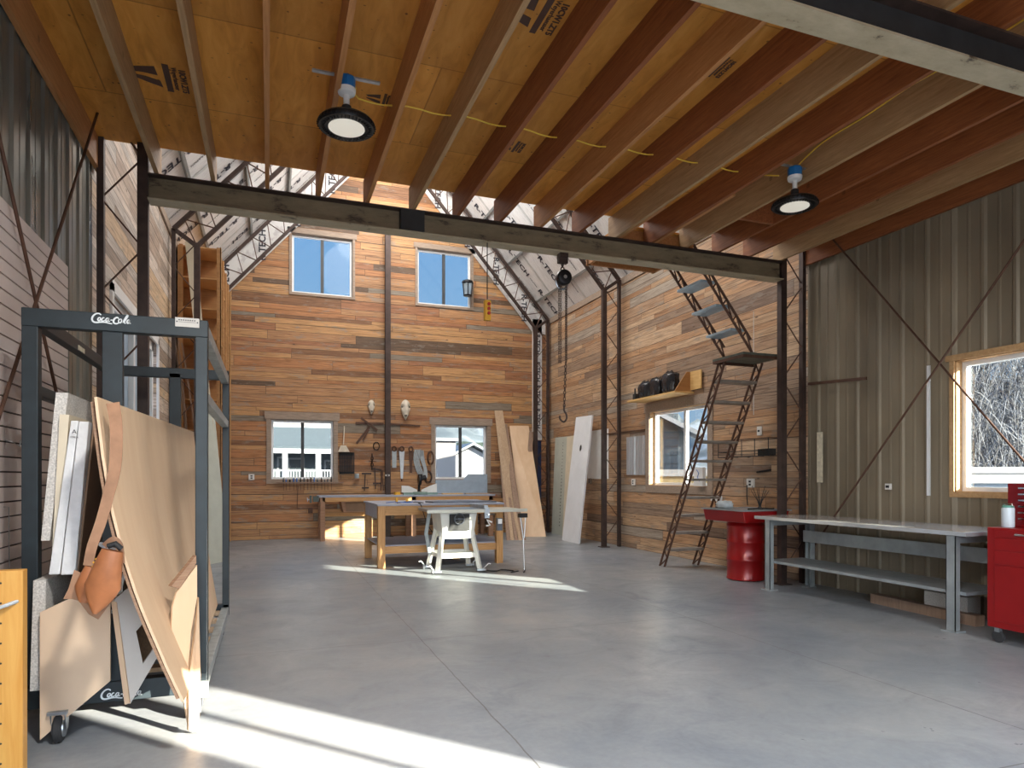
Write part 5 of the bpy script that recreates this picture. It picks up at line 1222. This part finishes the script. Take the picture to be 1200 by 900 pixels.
tool('wall_hook', lambda m: (m.tube([(.60, yw-.02, .68), (.92, yw-.02, .70)], .006, 6), m.box(.84, yw-.04, .58, .94, yw, .70)), 'rod_rust', 'small rusty hook plate on the planks left of the rear bench leg', 'hook')
# ------------------------------------------------------------------ outdoors
def S(o): return struct(o)
m = MB(); m.box(-300, -200, -.35, 400, 500, -.22); S(m.build('ground', 'snow_gravel'))
# neighbouring house with a porch, seen through the lower left window
hy_ = 38.0
t = thing('neighbour_house', (2.0, hy_, 0), 'grey house with white porch columns seen through the lower left rear window', 'house')
MB().box(-6, hy_, 0, 5.2, hy_+8, 3.0).build('lower_wall', 'house_dark', t); MB().box(-6, hy_, 3.0, 5.2, hy_+8, 7.5).build('upper_wall', 'house_pink', t)
m = MB(); m.prism([(-6.4, hy_-2.0, 2.85), (5.6, hy_-2.0, 2.85), (5.6, hy_+.02, 4.0), (-6.4, hy_+.02, 4.0)], (0, 0, .12)); m.build('porch_roof', 'roof_shingle', t)
MB().box(-6.4, hy_-2.05, 2.62, 5.6, hy_-1.85, 2.86).build('porch_beam', 'house_white', t)
MB().box(-6.2, hy_-.02, 3.95, 5.3, hy_+.0, 4.15).build('trim_band', 'house_white', t)
for x in (-2.2, .78, 2.42, 4.6): MB().box(x-.13, hy_-2.0, -.3, x+.13, hy_-1.8, 2.65).build('porch_column', 'house_white', t)
MB().box(-6.2, hy_-2.05, .5, 5.4, hy_-.1, .8).build('porch_deck', 'house_white', t)
m = MB(); m.box(-6.2, hy_-1.98, 1.70, 5.4, hy_-1.90, 1.78); m.box(-6.2, hy_-1.98, .95, 5.4, hy_-1.90, 1.01)
x = -6.1
while x < 5.4: m.box(x, hy_-1.96, .95, x+.05, hy_-1.92, 1.72); x += .14
m.build('porch_railing', 'house_white', t)
for (x0, x1, z0, z1) in ((.50, .72, .9, 2.4), (1.05, 1.75, 1.2, 2.35), (2.95, 3.5, 1.3, 2.25), (.3, .95, 4.4, 5.4), (1.1, 1.75, 4.4, 5.4)):
    f = MB().box(x0-.09, hy_-.05, z0-.09, x1+.09, hy_-.02, z1+.09).build('window', 'house_white', t)
    MB().box(x0, hy_-.06, z0, x1, hy_-.052, z1).build('pane', 'screen_grey', f)
t = thing('white_garage', (8.2, 32, 0), 'white gabled garage seen through the lower right rear window', 'garage')
m = MB(); m.prism([(7.6, 32, -.2), (11.5, 32, -.2), (11.5, 32, 1.9), (9.55, 32, 2.9), (7.6, 32, 1.9)], (0, 6, 0)); m.build('garage_wall', 'house_white', t)
for s in (-1, 1):
    m = MB(); m.prism([(9.55, 31.6, 3.0), (9.55+s*2.3, 31.6, 1.80), (9.55+s*2.3, 38.4, 1.80), (9.55, 38.4, 3.0)], (0, 0, .12)); m.build('garage_roof', 'house_white', t)
t = thing('white_shed', (7.0, 27, 0), 'tall pale shed at the left edge of the lower right rear window', 'shed')
MB().box(5.6, 27, -.2, 7.35, 30, 2.9).build('shed_wall', 'house_pink', t); MB().box(5.5, 26.8, 2.9, 7.5, 30.2, 3.02).build('shed_roof', 'house_white', t)
t = thing('flat_roof_building', (13, 42, 0), 'low white building in front of the dark green trees beyond the rear window', 'building')
MB().box(11.9, 42, -.2, 20, 48, 2.0).build('building_wall', 'house_white', t); MB().box(11.6, 41.7, 2.0, 20.3, 48.3, 2.35).build('building_roof', 'roof_shingle', t)
def blob(c, s, mat, name, label, cat, seed, kind=None):
    bm = bmesh.new(); bmesh.ops.create_icosphere(bm, subdivisions=4, radius=1); r_ = random.Random(seed)
    ph = [r_.uniform(0, 6) for _ in range(6)]
    for v in bm.verts:
        p = v.co.copy(); f = 1+.10*math.sin(p.x*9+ph[0])+.10*math.sin(p.y*8+ph[1])+.10*math.sin(p.z*10+ph[2])+.07*r_.uniform(-1, 1)
        v.co = Vector((p.x*s[0]*f, p.y*s[1]*f, p.z*s[2]*f+s[2]))
    me = bpy.data.meshes.new(name); bm.to_mesh(me); bm.free(); me.materials.append(MATS[mat]); o = bpy.data.objects.new(name, me); COL.objects.link(o); o.location = c
    return tag(o, label, cat, None, kind)
blob((19.0, 56, -.3), (3.6, 2.4, 2.6), 'hedge_green', 'evergreen_shrub', 'dark green tree mass behind the low white building beyond the rear window', 'tree', 4)
blob((1.1, 34.0, -.3), (.9, .6, .65), 'hedge_green', 'garden_shrub', 'green shrub before the neighbour house\'s porch', 'shrub', 6)
# mountain
m = MB(); W_ = 60; Hn = 14; vs = []; r_ = random.Random(11)
for j in range(Hn+1):
    for i in range(W_+1):
        x = -260+11*i; y = 300+14*j; f = j/Hn
        z = (52*f**1.1)*(.75+.35*math.sin(i*.21+1.2)+.12*math.sin(i*.83)+.06*math.sin(i*1.9+j))+r_.uniform(-1.2, 1.2)*f*2
        vs.append((x, y, max(-.3, z-.3)))
m.add(vs, [(j*(W_+1)+i, j*(W_+1)+i+1, (j+1)*(W_+1)+i+1, (j+1)*(W_+1)+i) for j in range(Hn) for i in range(W_)])
o = m.build('mountain', 'hillside', smooth=True); S(o)
# cabin seen through the plank wall window
t = thing('grey_cabin', (16, 24, 0), 'grey sided cabin with white trim seen through the plank wall window', 'cabin')
def rot2(px, py, a, o_): return (o_[0]+px*math.cos(a)-py*math.sin(a), o_[1]+px*math.sin(a)+py*math.cos(a))
aa = math.radians(-38); oo = (11.2, 18.6)
def pz(px, py, z): x_, y_ = rot2(px, py, aa, oo); return Vector((x_, y_, z))
def bxr(mb, x0, y0, z0, x1, y1, z1): mb.prism([pz(x0, y0, z0), pz(x1, y0, z0), pz(x1, y0, z1), pz(x0, y0, z1)], pz(0, y1, 0)-pz(0, y0, 0))
m = MB(); bxr(m, -1.6, 0, -.2, 1.15, 4, 3.4); m.build('cabin_wall', 'house_grey', t)
m = MB(); m.prism([pz(-2.0, -.5, 4.1), pz(-.6, -.5, 4.1), pz(1.9, -.5, 2.75), pz(1.9, -.5, 2.60), pz(-.6, -.5, 3.95), pz(-2.0, -.5, 3.95)], pz(0, 5, 0)-pz(0, 0, 0)); m.build('cabin_roof', 'house_white', t)
m = MB()
for k in range(12): bxr(m, -1.6, -.02, .2+.27*k, 1.15, 0, .212+.27*k)
m.build('siding_line', 'house_dark', t)
m = MB(); bxr(m, -1.62, -.06, -.2, -1.35, -.02, 3.4); bxr(m, -.95, -.06, 1.3, -.80, -.02, 3.2); m.build('cabin_trim', 'house_white', t)
t = thing('tan_fence', (11, 15.5, 0), 'tan panelled wall with white frame low outside the plank wall window', 'fence')
aa = math.radians(-38); oo = (9.6, 15.6)
m = MB(); bxr(m, -1.3, 0, -.2, 2.3, .06, 1.42); m.build('fence_panel', 'cabin_tan', t)
m = MB(); bxr(m, -1.4, -.05, 1.42, 2.4, .10, 1.60); bxr(m, -1.4, -.05, -.2, -1.2, .10, 1.42); bxr(m, -.52, -.05, -.2, -.40, .10, 1.42); m.build('fence_frame', 'house_white', t)
# fence and brush bank outside the metal wall's window
t = thing('vinyl_fence', (10.6, 7.2, 0), 'white panel fence outside the window in the metal wall', 'fence')
aa = math.radians(-32); oo = (10.4, 7.6)
m = MB(); bxr(m, -2.2, 0, -.2, 2.6, .05, 1.42); m.build('fence_panel', 'fence_blue', t)
m = MB(); bxr(m, -2.3, -.05, 1.46, 2.7, .10, 1.56); bxr(m, -2.3, -.06, 1.30, 2.7, -.0, 1.40); bxr(m, -2.3, -.03, 1.40, 2.7, .06, 1.46); m.build('fence_rail', 'house_white', t)
bank = MB(); bank.prism([(12, 10.2, -.3), (17.5, 6.2, -.3), (24, 14, 4.6), (17, 19, 4.6)], (0, 0, -.3)); S(bank.build('brush_bank_ground', 'brush_ground'))
m = MB(); r_ = random.Random(21); m2 = MB()
for k in range(520):
    f = r_.random(); g = r_.random()
    base = Vector((12, 10.2, 0))*(1-f)*(1-g)+Vector((17.5, 6.2, 0))*f*(1-g)+Vector((24, 14, 4.4))*f*g+Vector((17, 19, 4.4))*(1-f)*g
    base.z = 4.6*g-.3; n_b = r_.randint(4, 6); H_ = r_.uniform(1.5, 2.7)
    for q in range(n_b):
        a = r_.uniform(0, 2*PI); sp = r_.uniform(.3, 1.2); p1 = base+Vector((math.cos(a)*sp*.45, math.sin(a)*sp*.45, H_*.5)); p2 = base+Vector((math.cos(a)*sp, math.sin(a)*sp, H_*r_.uniform(.8, 1)))
        (m if q % 3 else m2).tube([base, p1, p2], [.016, .010, .004], 3)
        for w2 in range(4):
            c = p1.lerp(p2, r_.random()); d_ = Vector((r_.uniform(-1, 1), r_.uniform(-1, 1), r_.uniform(.0, 1)))*.45; (m if w2 % 2 else m2).tube([c, c+d_*.6+Vector((0, 0, .05)), c+d_], [.007, .005, .003], 3)
o = m.build('brush_thicket', 'brush_twig'); tag(o, 'tangled bare grey brush outside the window in the metal wall', 'brush', None, 'stuff')
o = m2.build('frosted_thicket', 'brush_pale'); tag(o, 'paler frosted twigs tangled through the grey brush outside the metal wall\'s window', 'brush', None, 'stuff')
# unseen wall added to keep the sun out of the wide front opening
S(MB().box(3.46, -7.5, -.2, 3.62, FW-.17, 4.2).build('wall_sun_blocker', 'siding_left'))

# ------------------------------------------------------------------ light and camera
sun = bpy.data.lights.new('sun', 'SUN'); sun.energy = SUN_E; sun.angle = math.radians(.55); sun.color = (1, .90, .74)
so = bpy.data.objects.new('sun', sun); COL.objects.link(so)
el = math.radians(15.7); dv = Vector((-.66*math.cos(el), .751*math.cos(el), -math.sin(el)))
so.rotation_euler = dv.to_track_quat('-Z', 'Y').to_euler()
for x, y, z, e, s_ in ((2.6, 9.2, 8.2, RIDGE_FILL_W, 1.0), (2.6, 13.2, 8.2, RIDGE_FILL_W, 1.0)):  # added fill lights under the ridge, no fixtures modelled
    li = bpy.data.lights.new('ridge_fill', 'POINT'); li.energy = e; li.shadow_soft_size = s_; li.color = (1, .97, .93)
    lo = bpy.data.objects.new('ridge_fill', li); COL.objects.link(lo); lo.location = (x, y, z)
wd = bpy.data.worlds.new('World'); sc.world = wd; wd.use_nodes = True; t = wd.node_tree; bg = t.nodes['Background']
tc = t.nodes.new('ShaderNodeTexCoord'); s = t.nodes.new('ShaderNodeSeparateXYZ'); t.links.new(tc.outputs['Generated'], s.inputs[0])
c = ramp(t, s.outputs[2], [(0, (.62, .78, 1.0)), (.12, (.46, .70, 1.0)), (.35, (.27, .55, 1.0)), (1, (.14, .34, .80))])
# the sky is several times brighter on the sun's side
fac = t.nodes.new('ShaderNodeMapRange'); t.links.new(s.outputs[1], fac.inputs[0]); fac.inputs[1].default_value = .25; fac.inputs[2].default_value = -.9; fac.inputs[3].default_value = .42; fac.inputs[4].default_value = 5.0
c = mix(t, 'MIX', math_(t, 'MULTIPLY', math_(t, 'SUBTRACT', fac.outputs[0], .42), .12), c, (1, .95, .86))
vm = t.nodes.new('ShaderNodeVectorMath'); vm.operation = 'SCALE'; t.links.new(c, vm.inputs[0]); t.links.new(fac.outputs[0], vm.inputs['Scale']); c = vm.outputs[0]
t.links.new(c, bg.inputs[0]); bg.inputs[1].default_value = SKY_E
cd = bpy.data.cameras.new('Camera'); cam = bpy.data.objects.new('Camera', cd); COL.objects.link(cam); sc.camera = cam
cam.location = (0, 0, CAMH); cam.rotation_euler = (PI/2, 0, -TH)
cd.sensor_width = 36; cd.lens = FPX/1200*36; cd.shift_y = (V0-450)/1200; cd.clip_end = 2000; cd.clip_start = .05
sc.view_settings.view_transform = 'Standard'; sc.view_settings.look = 'None'; sc.view_settings.gamma = 1; sc.view_settings.use_curve_mapping = False
sc.view_settings.exposure = EXPO
try:
    sc.cycles.use_denoising = True; sc.cycles.denoiser = 'OPENIMAGEDENOISE'; sc.cycles.max_bounces = 10; sc.cycles.diffuse_bounces = 6; sc.cycles.transparent_max_bounces = 12
    sc.cycles.sample_clamp_indirect = 8; sc.cycles.caustics_reflective = False; sc.cycles.caustics_refractive = False
except Exception: pass
